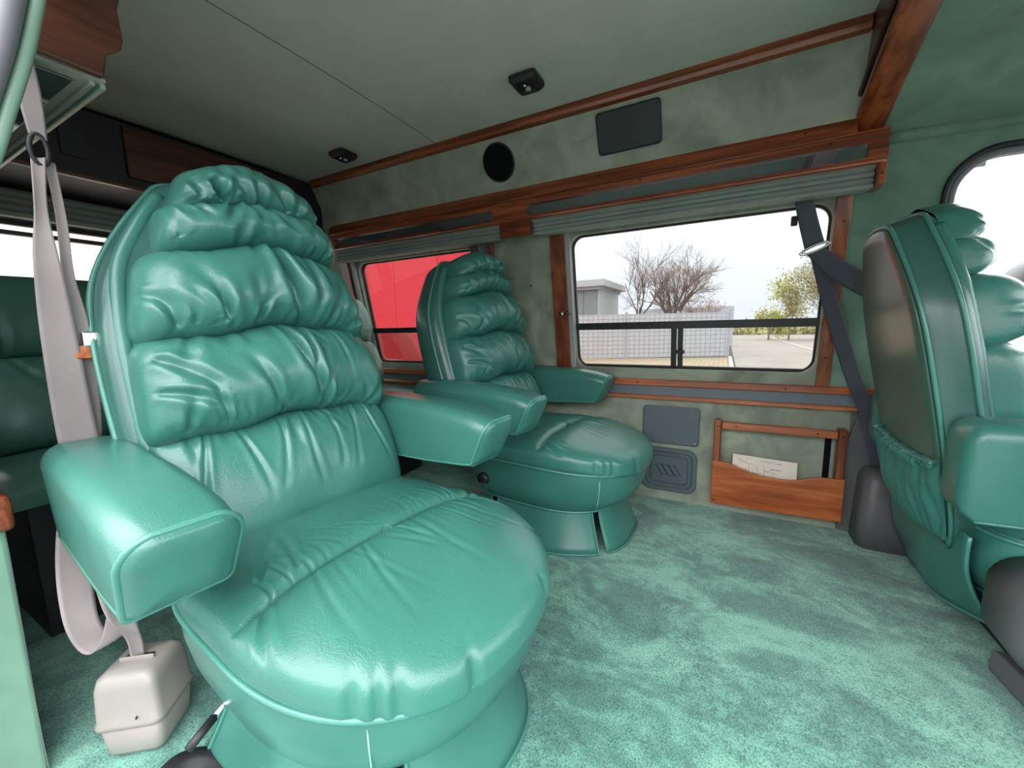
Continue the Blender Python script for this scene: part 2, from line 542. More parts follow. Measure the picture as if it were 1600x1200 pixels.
wl = empty('wall_left')
tag(wl, 'far side wall of the van lined in green suede', kind='structure')
G().add([(-2.45, 1.752, -.06), (0.385, 1.752, -.06), (0.385, YW, 0.5), (-2.45, YW, 0.5)], [(0, 1, 2, 3)]).build('lower_lining', M['suede'], wl, smooth=False)
w1p, w1in = panel_hole('window_surround', M['suede'], -0.615, 0.285, 0.49, 1.25, (-0.605, 0.272, 0.563, 1.117), wy, wl, 0.03)
w2p, w2in = panel_hole('window_surround', M['suede'], -1.93, -0.985, 0.49, 1.25, (-1.87, -1.075, 0.553, 1.120), wy, wl, 0.03)
def strip(name, x0, x1, z0, z1, mat, parent, off=0.0, yf=wy):
    return G().add([(x0, yf(z0) + off, z0), (x1, yf(z0) + off, z0), (x1, yf(z1) + off, z1), (x0, yf(z1) + off, z1)], [(0, 1, 2, 3)]).build(name, mat, parent, smooth=False)
strip('pillar_lining', -0.985, -0.615, 0.49, 1.25, M['suede'], wl)
strip('pillar_lining', -2.45, -1.93, 0.49, 1.25, M['suede'], wl)
# fixings and a scuff on the pillar between the windows
for (x, z) in ((-0.80, 0.93),):
    G().tube([(x, wy(z) + 0.002, z), (x, wy(z) - 0.004, z)], 0.004, 8).build('button', M['screw'], wl)

# cab side wall with the driver's door window
cab, cabin_ = panel_hole('cab_lining', M['suede_c'], 0.285, 1.60, 0.49, 1.262, (0.535, 1.30, 0.62, 1.182), wy, wl, 0.02, hr=0.09)
strip('cab_lower_lining', 0.385, 1.60, 0.0, 0.49, M['greyplas'], wl, 0, lambda z: 1.754)

# outer skin keeps daylight out behind the linings
sk = empty('wall_outer'); tag(sk, 'painted outer skin of the van body', kind='structure')
for yy, y2, xe in ((1.66, 1.60, .60), (.17, .19, -1.0)):
    G().hexa([(-2.6, yy, 1.16), (xe, yy, 1.16), (xe, y2, 1.60), (-2.6, y2, 1.60)], [(-2.6, yy + .01, 1.16), (xe, yy + .01, 1.16), (xe, y2 + .01, 1.60), (-2.6, y2 + .01, 1.60)]).build('roof_side', M['mint'], sk, smooth=False)
G().box(-2.47, .40, 1.77, 1.80, -.14, .54).build('lower_side', M['mint'], sk, smooth=False)
G().box(-2.47, -1.04, .085, .115, -.14, .54).build('lower_side', M['mint'], sk, smooth=False)
G().box(-2.6, -2.46, .1, 1.8, 1.2, 1.6).build('roof_rear', M['mint'], sk, smooth=False)
G().box(.34, 1.66, .2, 1.7, 1.60, 1.62).build('cab_roof', M['mint'], sk, smooth=False)
G().box(.40, 1.7, 1.76, 1.80, -.14, .55).build('cab_side', M['mint'], sk, smooth=False)
G().box(.40, 1.7, 1.63, 1.66, 1.215, 1.62).build('cab_side', M['mint'], sk, smooth=False)
G().box(.40, 1.7, .20, .23, 1.23, 1.62).build('cab_side', M['mint'], sk, smooth=False)

# ---- bulkhead above the windows, far side
bk = G().add([(-2.0, 1.55, 1.305), (0.30, 1.55, 1.305), (0.30, 1.46, 1.487), (-2.0, 1.46, 1.487)], [(0, 1, 2, 3)]).build('bulkhead_lining', M['suede_b'], wl, smooth=False)
g = G()
g.prism([(-1.95, 1.464, 1.482), (-1.95, 1.446, 1.486), (-1.95, 1.440, 1.500), (-1.95, 1.448, 1.522), (-1.95, 1.47, 1.53), (-1.95, 1.49, 1.50)], (2.235, 0, 0))
tag(g.build('trim_2', M['wood_x'], smooth=False, bev=0.003), 'long walnut moulding between headliner and far bulkhead', kind='structure')

# valance: wood front with two smoked insets, sloped moulding above
val = empty('trim_3')
tag(val, 'walnut valance running above the far side windows', kind='structure')
def val_board(x0, x1, hx0, hx1):
    yv = 1.52
    o, inner = panel_hole('valance_board', M['wood_x'], x0, x1, 1.178, 1.262, (hx0, hx1, 1.190, 1.232), lambda z: yv, val, 0.012, hr=0.012)
    G().add([(x, yv + 0.012, z) for x, z in inner], [tuple(range(len(inner)))]).build('smoked_inset', M['mirror'], val, smooth=False)
val_board(-1.95, -0.82, -1.90, -0.90)
val_board(-0.82, 0.358, -0.742, 0.316)
g = G(); g.prism([(-1.95, 1.52, 1.262), (-1.95, 1.512, 1.262), (-1.95, 1.510, 1.256), (-1.95, 1.52, 1.254)], (2.308, 0, 0)); g.build('bead', M['wood_x'], val, bev=0.002)
g = G(); g.prism([(-1.95, 1.524, 1.262), (-1.95, 1.545, 1.312), (-1.95, 1.56, 1.312), (-1.95, 1.56, 1.255)], (2.24, 0, 0)); g.build('sloped_moulding', M['wood_x'], val, smooth=False, bev=0.004)
g = G(); g.tube([(-1.95, 1.519, 1.179), (0.355, 1.519, 1.179)], 0.0075, 10); g.build('bead', M['wood_x'], val)
box('valance_back', M['suede_b'], (-1.95, 0.354, 1.533, 1.64, 1.168, 1.258), val, bev=0)
box('valance_end', M['wood_z'], (0.348, 0.3585, 1.5205, 1.63, 1.178, 1.262), val, bev=0.002)
box('bracket', M['wood_x'], (-0.868, -0.728, 1.516, 1.535, 1.113, 1.176), val)
box('bracket', M['wood_z'], (0.337, 0.358, 1.516, 1.60, 1.116, 1.174), val)
for (x, z) in ((0.23, 1.246), (-0.30, 1.246), (-0.80, 1.246), (-1.4, 1.246), (-0.80, 1.15), (0.348, 1.146)):
    G().tube([(x, 1.5215, z), (x, 1.5145, z)], 0.0032, 8).build('screw', M['screw'], val)
for x in (0.17, -0.45, -1.2):
    G().tube([(x, 1.540, 1.292), (x, 1.530, 1.294)], 0.003, 8).build('screw', M['screw'], val)

# pleated blinds folded up under the valance
def blind(x0, x1, label):
    t = empty('pleated_blind', ((x0 + x1) / 2, 1.56, 1.115))
    L = (x1 - x0) / 2
    for i in range(4):
        z = 0.006 + i * 0.0155
        y = -0.024 + (i % 2) * 0.004
        g = G(); g.prism([(-L, y, z + 0.008), (-L, y - 0.010, z), (-L, y, z - 0.007), (-L, 0.03, z - 0.004), (-L, 0.03, z + 0.006)], (2 * L, 0, 0))
        g.build('pleat', M['blind'], t, smooth=False)
    tag(t, label, 'blind', 'window blinds')
blind(-0.715, 0.335, 'grey pleated blind folded up above the large window with the tree')
blind(-1.90, -0.872, 'grey pleated blind folded up above the window showing the red wall')

# window frames, panes, bars
def window(n, x0, x1, z0, z1, label, bars=True, xm=None, zm=0.742, latch=True, yf=wy, off=0.03, mat='tint', r=0.05):
    t = empty('window_%d' % n)
    tag(t, label, kind='structure')
    sgn = 1 if off > 0 else -1
    inn = rrect((x1 - x0) / 2, (z1 - z0) / 2, r, 6, (x0 + x1) / 2, (z0 + z1) / 2)
    i2 = rrect((x1 - x0) / 2 - 0.006, (z1 - z0) / 2 - 0.006, r - 0.006, 6, (x0 + x1) / 2, (z0 + z1) / 2)
    Y = lambda z, d=0: yf(z) + off + d * sgn
    g = G(); g.loft([[(x, Y(z, -.006), z) for x, z in inn], [(x, Y(z, -.006), z) for x, z in i2], [(x, Y(z, .012), z) for x, z in i2], [(x, Y(z, .012), z) for x, z in inn], [(x, Y(z, -.006), z) for x, z in inn]], (False, False))
    g.build('window_frame', M['rubber'], t)
    def pane(a, b, c, d, e=0.0):
        G().hexa([(a, Y(c, e), c), (b, Y(c, e), c), (b, Y(d, e), d), (a, Y(d, e), d)], [(a, Y(c, e + .003), c), (b, Y(c, e + .003), c), (b, Y(d, e + .003), d), (a, Y(d, e + .003), d)]).add([], []).build('pane', M[mat], t, smooth=False)
    def onepane(a, b, c, d, e=0.0):
        G().add([(a, Y(c, e), c), (b, Y(c, e), c), (b, Y(d, e), d), (a, Y(d, e), d)], [(0, 1, 2, 3)]).build('pane', M[mat], t, smooth=False)
    def bar(name, a, b, c, d, e0=-0.012, e1=0.012, m='alu'):
        G().hexa([(a, Y(c, e0), c), (b, Y(c, e0), c), (b, Y(d, e0), d), (a, Y(d, e0), d)], [(a, Y(c, e1), c), (b, Y(c, e1), c), (b, Y(d, e1), d), (a, Y(d, e1), d)]).build(name, M[m], t, smooth=False, bev=0.002)
    if bars:
        bar('transom', x0, x1, zm - 0.015, zm + 0.015)
        bar('lower_rail', x0 + 0.02, x1 - 0.03, z0 - 0.002, z0 + 0.012)
        if xm is not None:
            bar('sash_bar', xm - 0.022, xm - 0.002, z0, zm - 0.012)
            bar('sash_bar', xm + 0.003, xm + 0.022, z0, zm - 0.012, -0.006, 0.016)
            if latch:
                bar('latch', xm - 0.001, xm + 0.03, zm - 0.115, zm - 0.100, -0.024, -0.012)
            onepane(x0, xm, z0, zm); onepane(xm, x1, z0, zm)
        else:
            onepane(x0, x1, z0, zm)
        onepane(x0, x1, zm, z1)
    else:
        onepane(x0, x1, z0, z1)
    return t
window(1, -0.605, 0.272, 0.563, 1.117, 'large tinted side window with sliding lower panes and black bars', xm=-0.185)
window(2, -1.87, -1.075, 0.553, 1.120, 'tinted rear side window looking out on the red wall', xm=-1.47)
window(3, 0.535, 1.30, 0.62, 1.182, 'driver door window beside the front seat', bars=False, off=0.02, mat='clear', r=0.09)
# chrome edge and dark seal round the driver's window
inn = rrect(0.3825, 0.281, 0.09, 8, 0.9175, 0.901)
G().tube([(x, wy(z) + 0.004, z) for x, z in inn], 0.009, 8, closed=True).build('door_seal', M['seal'], bpy.data.objects['window_3'])
inn = rrect(0.3975, 0.296, 0.10, 8, 0.9175, 0.901)
G().tube([(x, wy(z) - 0.002, z) for x, z in inn], 0.008, 8, closed=True).build('dark_seal', M['rubber'], bpy.data.objects['window_3'])

# upright trims beside the windows
def upright(n, x0, x1, z0, z1, label, d=0.016, mat='wood_z', splay=0.0, screws=()):
    g = G()
    g.hexa([(x0, wy(z0) - d, z0), (x1, wy(z0) - d, z0), (x1 + splay, wy(z1) - d, z1), (x0 + splay, wy(z1) - d, z1)],
           [(x0, wy(z0), z0), (x1, wy(z0), z0), (x1 + splay, wy(z1), z1), (x0 + splay, wy(z1), z1)])
    o = g.build('trim_%d' % n, M[mat], smooth=False, bev=0.003)
    tag(o, label, kind='structure')
    for z in screws:
        x = (x0 + x1) / 2
        G().tube([(x, wy(z) - d + 0.001, z), (x, wy(z) - d - 0.003, z)], 0.003, 8).build('screw', M['screw'], o)
    return o
upright(4, -0.697, -0.628, 0.508, 1.15, 'walnut upright between suede pillar and large window', splay=0.008, screws=(0.58, 1.1))
g4 = upright(5, -0.628, -0.606, 0.508, 1.15, 'grey blind guide beside the walnut upright', 0.02, 'guide', splay=0.008)
upright(6, 0.276, 0.316, 0.508, 1.18, 'walnut upright behind the charcoal seat belt', splay=-0.004, screws=(0.62, 0.85, 1.05))
upright(7, -1.0, -0.968, 0.508, 1.15, 'narrow walnut upright behind the rear captain chair', splay=0.0)
upright(8, -1.99, -1.93, 0.508, 1.15, 'walnut upright at the rear end of the red-wall window', splay=0.0)
upright(9, -1.90, -1.878, 0.508, 1.15, 'grey blind guide at the rear side window', 0.02, 'guide')
upright(10, -1.062, -1.03, 0.508, 1.15, 'grey blind guide above the far headrest', 0.02, 'guide')
# blind pull knob on the upright
t = empty('blind_knob', (-0.635, wy(0.80) - 0.02, 0.80))
G().tube([(-0.018, 0.006, 0), (-0.018, -0.006, 0)], 0.011, 14).build('washer', M['chrome'], t)
G().tube([(0.012, 0.0, 0), (0.012, -0.02, 0)], 0.009, 14).build('knob', M['wood_x'], t)
tag(t, 'small round blind pull knob on the walnut window upright', 'knob')

# rail below the windows: two walnut strips with a grey inlay between
rail = empty('trim_11')
tag(rail, 'rail of two walnut strips with a grey inlay below the far windows', kind='structure')
box('upper_strip', M['wood_h'], (-2.4, 0.46, 1.728, 1.765, 0.492, 0.518), rail, 0.004)
box('grey_inlay', M['rail'], (-2.4, 0.46, 1.742, 1.76, 0.452, 0.492), rail, 0.0)
box('lower_strip', M['wood_h'], (-2.4, 0.46, 1.730, 1.765, 0.436, 0.452), rail, 0.003)
for x in (-0.33, 0.19, -0.9, -1.5):
    G().tube([(x, 1.729, 0.505), (x, 1.7262, 0.505)], 0.0035, 8).build('screw', M['screw'], rail)

# grey plastic B-pillar foot with belt reel cover
bp = empty('trim_12')
tag(bp, 'grey plastic pillar cover below the rail beside the front seat', kind='structure')
G().prism([(0.372, 1.74, 0.0), (0.372, 1.74, 0.30), (0.40, 1.74, 0.41), (0.45, 1.74, 0.436), (0.62, 1.74, 0.436), (0.62, 1.74, 0.0)], (0, 0.014, 0)).build('panel', M['greyplas'], bp, smooth=False, bev=0.004)
g = G()
def ringz(z, x0, x1, y0, y1, r, n=5):
    return [(x, y, z) for x, y in rrect((x1 - x0) / 2, (y1 - y0) / 2, r, n, (x0 + x1) / 2, (y0 + y1) / 2)]
g.loft([ringz(0.0, 0.405, 0.60, 1.625, 1.76, 0.035), ringz(0.10, 0.408, 0.598, 1.628, 1.76, 0.035), ringz(0.225, 0.415, 0.593, 1.638, 1.76, 0.035), ringz(0.246, 0.425, 0.585, 1.65, 1.755, 0.033), ringz(0.254, 0.44, 0.57, 1.665, 1.745, 0.028)])
g.build('reel_cover', M['greyplas'], bp)

# ---- speakers and vents
def grille(name, xy, plane, w, h, r, mat, label, cat='speaker', screws=True):
    """flat rounded grille; plane(a,b,d) maps local to world"""
    t = empty(name)
    ol = rrect(w, h, r, 6)
    i1 = rrect(w - 0.006, h - 0.006, max(0.002, r - 0.006), 6)
    g = G(); g.loft([[plane(a, b, 0.0) for a, b in ol], [plane(a, b, 0.007) for a, b in ol], [plane(a, b, 0.010) for a, b in i1]])
    g.build('cover', M[mat], t, smooth=False)
    if screws:
        for sx in (-1, 1):
            for sz in (-1, 1):
                a, b = sx * (w - 0.013), sz * (h - 0.013)
                G().tube([plane(a, b, 0.009), plane(a, b, 0.0125)], 0.0028, 8).build('screw', M['chrome'] if mat == 'slate' else M['screw'], t)
    tag(t, label, cat)
    return t
bn = Vector((0, -(1.487 - 1.305), -(1.55 - 1.46))).normalized()          # bulkhead normal (into the room)
bu = Vector((0, -(1.55 - 1.46), (1.487 - 1.305))).normalized()
def bplane(cx, s):
    c = Vector((cx, 1.55, 1.305)) + bu * s
    return lambda a, b, d: tuple(c + Vector((1, 0, 0)) * a + bu * b + bn * d)
grille('overhead_speaker', None, bplane(-0.338, 0.120), 0.108, 0.066, 0.014, 'slate_d', 'rectangular black speaker grille high on the suede bulkhead')
pl = bplane(-0.853, 0.112)
t = empty('round_speaker')
circ = [(0.068 * math.cos(k * math.pi / 20), 0.068 * math.sin(k * math.pi / 20)) for k in range(40)]
G().loft([[pl(a, b, 0) for a, b in circ], [pl(a, b, 0.006) for a, b in circ], [pl(a * .94, b * .94, 0.009) for a, b in circ]]).build('cloth_disc', M['blackfab'], t)
G().tube([pl(a, b, 0.004) for a, b in circ], 0.004, 8, closed=True).build('rim', M['black'], t)
tag(t, 'round black speaker on the suede bulkhead', 'speaker')
wpl = lambda cx, cz: (lambda a, b, d: (cx + a, 1.752 - d, cz + b))
grille('wall_speaker', None, wpl(-0.198, 0.326), 0.110, 0.080, 0.014, 'slate', 'flat slate speaker grille low on the wall above the round-cornered vent')
p = wpl(-0.200, 0.133)
t = empty('vent_cover')
def ringp(w, h, r, d): return [p(a, b, d) for a, b in rrect(w, h, r, 7)]
g = G(); g.loft([ringp(.110, .095, .04, 0), ringp(.110, .095, .04, .006), ringp(.106, .091, .037, .010), ringp(.094, .079, .03, .010), ringp(.090, .075, .028, .005), ringp(.086, .071, .026, .010), ringp(.078, .063, .022, .010), ringp(.074, .059, .02, .005), ringp(.070, .055, .018, .009)])
g.build('cover', M['slate'], t, smooth=False)
for k in (-1, 0, 1):
    cx = k * 0.026
    q = [(cx - 0.026, 0.022), (cx - 0.002, 0.022), (cx + 0.024, -0.02), (cx + 0.0, -0.022)]
    G().tube([p(a, b, .0095) for a, b in q], 0.0016, 6, closed=True).build('slanted_bar', M['rubber'], t)
tag(t, 'slate vent cover with rounded corners and three slanted bars beside the chair', 'vent')

# ---- wooden magazine holder
t = empty('magazine_holder', (0.17, 1.72, 0.04))
hx = 0.205
# front board with a dipped upper edge
top = [(-hx, 0.175), (-0.15, 0.172), (-0.11, 0.158), (-0.06, 0.142), (0.0, 0.135), (0.06, 0.137), (0.10, 0.150), (0.14, 0.160), (hx, 0.163)]
sp = spline([(a, b, 0) for a, b in top], 30)
ol = [(-hx, -0.028, 0.0)] + [(p_[0], -0.028, p_[1]) for p_ in sp] + [(hx, -0.028, 0.008)]
G().prism(ol, (0, 0.012, 0)).build('front_board', M['wood_h'], t, smooth=False, bev=0.003)
for s in (-1, 1):
    x = s * (hx - 0.014) - (0.0 if s > 0 else 0)
    box('post', M['wood_z'], (x - 0.013, x + 0.013, -0.018, 0.028, 0.0, 0.335), t, 0.006)
    G().tube([(x, -0.0175, 0.312), (x, -0.0205, 0.312)], 0.003, 8).build('screw', M['screw'], t)
box('top_rail', M['wood_h'], (-hx + 0.027, hx - 0.027, -0.016, 0.010, 0.300, 0.328), t, 0.004)
box('gap_shade', M['blackfab'], (hx - 0.055, hx - 0.036, 0.0305, 0.0325, 0.12, 0.298), t, 0)  # black strip laid on the wall for the shade of a recess
for (a, b) in ((-0.13, 0.314), (0.12, 0.314)):
    G().tube([(a, -0.0155, b), (a, -0.0185, b)], 0.0028, 8).build('screw', M['screw'], t)
G().tube([(-hx + 0.012, -0.0275, 0.018), (-hx + 0.012, -0.031, 0.018)], 0.003, 8).build('screw', M['screw'], t)
box('bottom_board', M['wood_h'], (-hx + 0.002, hx - 0.002, -0.016, 0.03, 0.002, 0.014), t, 0)
tag(t, 'walnut magazine holder with dipped front board on the lower wall', 'magazine rack')
t = empty('folded_leaflet', (0.15, 1.715, 0.056))
th = 0.05
lp = lambda a, b, d=0: (a * math.cos(th) + b * math.sin(th) * 0, -0.004 - d + b * 0.06, b - a * math.sin(th) * 0.9)
G().hexa([lp(-.115, 0), lp(.092, 0), lp(.092, .182), lp(-.115, .182)], [lp(-.115, 0, -.003), lp(.092, 0, -.003), lp(.092, .182, -.003), lp(-.115, .182, -.003)]).build('sheet', M['paper'], t, smooth=False)
rng = random.Random(3)
g = G()
for i in range(26):
    a = -.10 + rng.random() * .135; b = .118 + rng.random() * .055; L = rng.uniform(.008, .04)
    if i % 3: q = [lp(a, b, .0006), lp(min(a + L, .045), b, .0006), lp(min(a + L, .045), b + .0014, .0006), lp(a, b + .0014, .0006)]
    else: q = [lp(a, .115, .0006), lp(a + .0012, .115, .0006), lp(a + .0012, .115 + L, .0006), lp(a, .115 + L, .0006)]
    g.add(q, [(0, 1, 2, 3)])
g.build('printed_lines', M['ink'], t, smooth=False)
tag(t, 'pale printed leaflet standing in the walnut holder', 'leaflet')

# ---- ceiling lamps
def lamp(x, y, label):
    t = empty('ceiling_lamp', (x, y, ZC))
    z = 0.004
    def rr(w, h, r, zz): return [(a, b, zz) for a, b in rrect(w, h, r, 5)]
    g = G(); g.loft([rr(.046, .046, .012, z), rr(.046, .046, .012, z - .012), rr(.034, .038, .010, z - .024), rr(.026, .03, .008, z - .024), rr(.022, .026, .008, z - .016)])
    g.build('housing', M['black'], t, smooth=False, bev=0.002)
    G().tube([(0.0, 0.012, z - .017), (0.0, 0.012, z - .026)], 0.009, 14).build('lens', M['lens'], t)
    G().tube([(0.0, -0.014, z - .017), (0.0, -0.014, z - .028)], 0.004, 10).build('switch', M['chrome'], t)
    tag(t, label, 'lamp', 'ceiling lamps')
lamp(-0.606, 1.255, 'small black reading lamp on the ceiling above the large window')
lamp(-1.545, 1.322, 'small black reading lamp on the ceiling towards the rear cabinet')

# ---- rear overhead cabinet, rear wall and bench
rc = empty('rear_cabinet', (-1.96, 0.95, 1.28))
G().box(-0.45, 0.0, -0.58, 0.56, 0.005, 0.225).build('body', M['black'], rc, smooth=False, bev=0.004)
box('door', M['wood_d'], (0.002, 0.014, -0.245, 0.22, 0.035, 0.212), rc, 0.008)
box('bottom_strip', M['wood_d'], (-0.01, 0.012, -0.58, 0.56, -0.006, 0.008), rc, 0.003)
box('recess_plate', M['slate_d'], (0.001, 0.006, -0.41, -0.34, 0.06, 0.17), rc, 0.003)
tag(rc, 'black overhead cabinet with dark wood door across the rear', 'cabinet')

wr = empty('wall_rear')
tag(wr, 'rear end wall of the van with door windows', kind='structure')
XR = -2.45
g = G()
def quad(x, y0, y1, z0, z1): g.add([(x, y0, z0), (x, y1, z0), (x, y1, z1), (x, y0, z1)], [(0, 1, 2, 3)])
quad(XR, 0.1, 1.8, 0, 0.80); quad(XR, 0.1, 1.8, 1.19, 1.6); quad(XR, 0.1, 0.24, 0.80, 1.19); quad(XR, 1.62, 1.8, 0.80, 1.19); quad(XR, 0.90, 0.98, 0.80, 1.19)
g.build('rear_lining', M['suede'], wr, smooth=False)
for i, (a, b) in enumerate(((0.24, 0.90), (0.98, 1.62))):
    t = empty('window_%d' % (4 + i)); tag(t, ['rear door window behind the bench, nearer the door', 'rear door window behind the bench, nearer the far wall'][i], kind='structure')
    g = G(); g.box(XR - .012, XR + .012, a, b, 1.135, 1.152); g.build('black_bar', M['alu'], t, smooth=False)
    g = G(); g.box(XR - .012, XR + .012, a, a + .015, .80, 1.19); g.box(XR - .012, XR + .012, b - .015, b, .80, 1.19); g.box(XR - .0115, XR + .0115, a, b, .80, .815); g.box(XR - .0115, XR + .0115, a, b, 1.172, 1.19); g.build('window_frame', M['alu'], t, smooth=False)
    G().add([(XR, a, .8), (XR, b, .8), (XR, b, 1.19), (XR, a, 1.19)], [(0, 1, 2, 3)]).build('pane', M['clear'], t, smooth=False)
# rear blind and shelf edge above the rear windows
t = empty('rear_blind', (-2.30, 0.95, 1.18))
for i in range(4):
    z = 0.012 + i * 0.024
    G().prism([(0.0, -.70, z + .012), (0.012, -.70, z), (0.0, -.70, z - .012), (-.06, -.70, z - .008), (-.06, -.70, z + .008)], (0, 1.40, 0)).build('pleat', M['blind'], t, smooth=False)
tag(t, 'grey pleated blind folded up above the rear door windows', 'blind', 'window blinds')

# bench
def bench():
    t = empty('rear_bench', (-1.55, 0.93, 0.0))
    rngb = random.Random(5)
    def back_xf(S, Hh, D):
        a = math.radians(15)
        return (-0.19 - Hh * math.sin(a) + D * math.cos(a), S, 0.44 + Hh * math.cos(a) + D * math.sin(a))
    W = 0.69
    cr1 = gathers(rngb, 12, (-W, W), 0.255, math.pi / 2, .5, (.05, .14), (.007, .012), (.004, .008))
    cr2 = gathers(rngb, 12, (-W, W), 0.235, -math.pi / 2, .5, (.05, .14), (.007, .012), (.004, .008))
    pillow('upper_cushion', M['bench'], t, back_xf, W, W, 0.245, 0.49, .10, cr1, 140, 50, .22, .5, .03, seed=1)
    pillow('lower_cushion', M['bench'], t, back_xf, W, W, -0.02, 0.25, .11, cr2, 140, 50, .22, .5, .03, seed=2)
    a = math.radians(15)
    G().hexa([(-0.19, -W + .01, .42), (-0.19, W - .01, .42), (-0.19 - .46 * math.sin(a), W - .01, .44 + .46 * math.cos(a)), (-0.19 - .46 * math.sin(a), -W + .01, .44 + .46 * math.cos(a))],
             [(-0.28, -W + .01, .42), (-0.28, W - .01, .42), (-0.27 - .46 * math.sin(a), W - .01, .42 + .46 * math.cos(a)), (-0.27 - .46 * math.sin(a), -W + .01, .42 + .46 * math.cos(a))]).build('back_board', M['bench'], t, smooth=False)
    def seat_xf(S, Hh, D):
        return (-0.20 + Hh, S, 0.35 + D)
    pillow('seat_cushion', M['bench'], t, seat_xf, W + .06, W + .06, -0.02, 0.34, .095, gathers(rngb, 8, (-W, W), 0.0, math.pi / 2, .4, (.05, .12), (.008, .012), (.003, .005)), 140, 60, .2, .3, .03, seed=3)
    G().box(-0.25, 0.10, -W, W, 0.0, 0.36).build('plinth', M['black'], t, smooth=False, bev=.004)
    tag(t, 'green leather rear bench seat behind the captain chairs', 'bench')
bench()

# ---- near wall (sliding door side), open doorway where the camera stands
wn = empty('wall_right')
tag(wn, 'near side wall of the van behind the open sliding door', kind='structure')
G().add([(-2.45, .135, 0), (-1.0, .135, 0), (-1.0, .135, .5), (-2.45, .135, .5)], [(0, 1, 2, 3)]).build('lower_lining', M['suede'], wn, smooth=False)
panel_hole('window_surround', M['suede'], -2.45, -1.0, 0.49, 1.25, (-1.95, -1.12, 0.563, 1.117), ny, wn, -0.03)
window(6, -1.95, -1.12, .563, 1.117, 'unseen tinted window in the near wall, added to let light in', yf=ny, off=-.03, xm=None)  # out of view; window and its opening added to let daylight in
G().prism([(-1.0, .135, 0), (-1.0, .142, .40), (-1.0, .142, .5), (-1.0, -.06, .5), (-1.0, -.06, 0)], (-.03, 0, 0)).build('door_post_lining', M['velvet'], wn, smooth=False, bev=.008)
G().prism([(-1.004, .142, .5), (-1.004, ny(1.25), 1.25), (-1.004, .10, 1.25), (-1.004, .02, .5)], (-.026, 0, 0)).build('door_post_upper', M['velvet'], wn, smooth=False)
box('rail_end', M['wood_x'], (-2.4, -.985, .10, .152, .440, .500), wn, .01)
# bulkhead and valance of the near side with the walnut end cap
G().add([(-1.95, .34, 1.305), (-.985, .34, 1.305), (-.985, .43, 1.487), (-1.95, .43, 1.487)], [(0, 1, 2, 3)]).build('bulkhead_lining', M['suede_b'], wn, smooth=False)
tv = empty('trim_13')
tag(tv, 'walnut end panel and valance overhead beside the doorway', kind='structure')
box('valance_board', M['wood_x'], (-1.95, -.99, .322, .342, 1.19, 1.262), tv, .003)
G().prism([(-.985, .20, 1.188), (-.985, .338, 1.186), (-.985, .346, 1.226), (-.985, .368, 1.246), (-.985, .372, 1.262), (-.985, .37, 1.31), (-.985, .385, 1.37), (-.985, .44, 1.50), (-.985, .20, 1.50)], (.012, 0, 0)).build('end_panel', M['wood_d'], tv, smooth=False, bev=.003)
box('underside', M['suede_b'], (-1.95, -.99, .20, .346, 1.186, 1.192), tv, .002)
box('edge_bead', M['mint'], (-1.95, -1.0, .340, .348, 1.178, 1.187), tv, .002)
box('edge_bead', M['blind'], (-1.95, -1.0, .326, .334, 1.178, 1.187), tv, .002)
box('glazed_panel', M['mirror'], (-1.80, -1.02, .232, .312, 1.182, 1.1858), tv, .001)
# header over the doorway
G().add([(-.97, .26, 1.30), (.3, .26, 1.30), (.3, .43, 1.525), (-.97, .43, 1.525)], [(0, 1, 2, 3)]).build('door_header', M['suede_b'], wn, smooth=False)
G().add([(-.80, .05, 1.30), (.6, .05, 1.30), (.6, .26, 1.30), (-.80, .26, 1.30)], [(0, 1, 2, 3)]).build('door_header_sill', M['greyplas'], wn, smooth=False)
# cab side of the near wall
panel_hole('cab_lining', M['suede_c'], .52, 1.6, .0, 1.262, (.60, 1.35, .62, 1.195), lambda z: ny(max(z, .5)), wn, -.02, hr=.09)
# door jamb: painted lip and ribbed seal
path = spline([(-.905, .285, 1.36), (-.905, .262, 1.255), (-.905, .236, 1.15), (-.905, .208, 1.06), (-.905, .178, .97), (-.905, .125, .86), (-.905, .085, .7), (-.905, .055, .4), (-.905, .045, .0)], 60)
jm = empty('door_1'); tag(jm, 'painted sliding door jamb with grey rubber seal', kind='structure')
G().tube([(p_[0], p_[1] - .004, p_[2]) for p_ in path], .0085, 10).build('painted_lip', M['mint'], jm)
G().tube([(p_[0] + .005, p_[1] - .026, p_[2]) for p_ in path], .013, 12).build('rubber_seal', M['seal'], jm)

# ---- front: dark wall of the raised roof, walnut arch, cab headliner
def arch(y):
    s = abs(y - .95) / .62
    return 1.455 - .155 * s ** 1.7
wf = empty('wall_front')
tag(wf, 'front end of the raised roof above the cab', kind='structure')
ys = np.linspace(.30, 1.60, 40)
g = G()
g.loft([[(.292, y, arch(y) + .01) for y in ys], [(.285, y, ZC + .02) for y in ys]], closed=False)
g.build('dark_panel', M['wood_d'], wf)
g = G(); g.tube([(.287, y, arch(y) + .045) for y in ys], .007, 8); g.build('moulding', M['wood_d'], wf)  # thin dark bar, added to stand in for reflected wood lines
g = G()
rings = []
for y in ys:
    z = arch(y)
    rings.append([(.286, y, z + .014), (.286, y, z - .002), (.292, y, z - .006), (.358, y, z - .006), (.362, y, z), (.362, y, z + .014)])
g.loft(rings)
tag(g.build('trim_14', M['wood_y'], smooth=False), 'curved walnut arch across the roof above the cab', kind='structure')
gx = np.linspace(.355, 1.65, 40); gy = np.linspace(.24, 1.64, 60)
XX, YY = np.meshgrid(gx, gy)
A = np.abs(YY - .95) / .69
base = 1.455 - .155 * (A * .69 / .62) ** 1.7
fr = np.clip((XX - .36) / 1.2, 0, 1)
ZZ = base + .004 - fr * .07
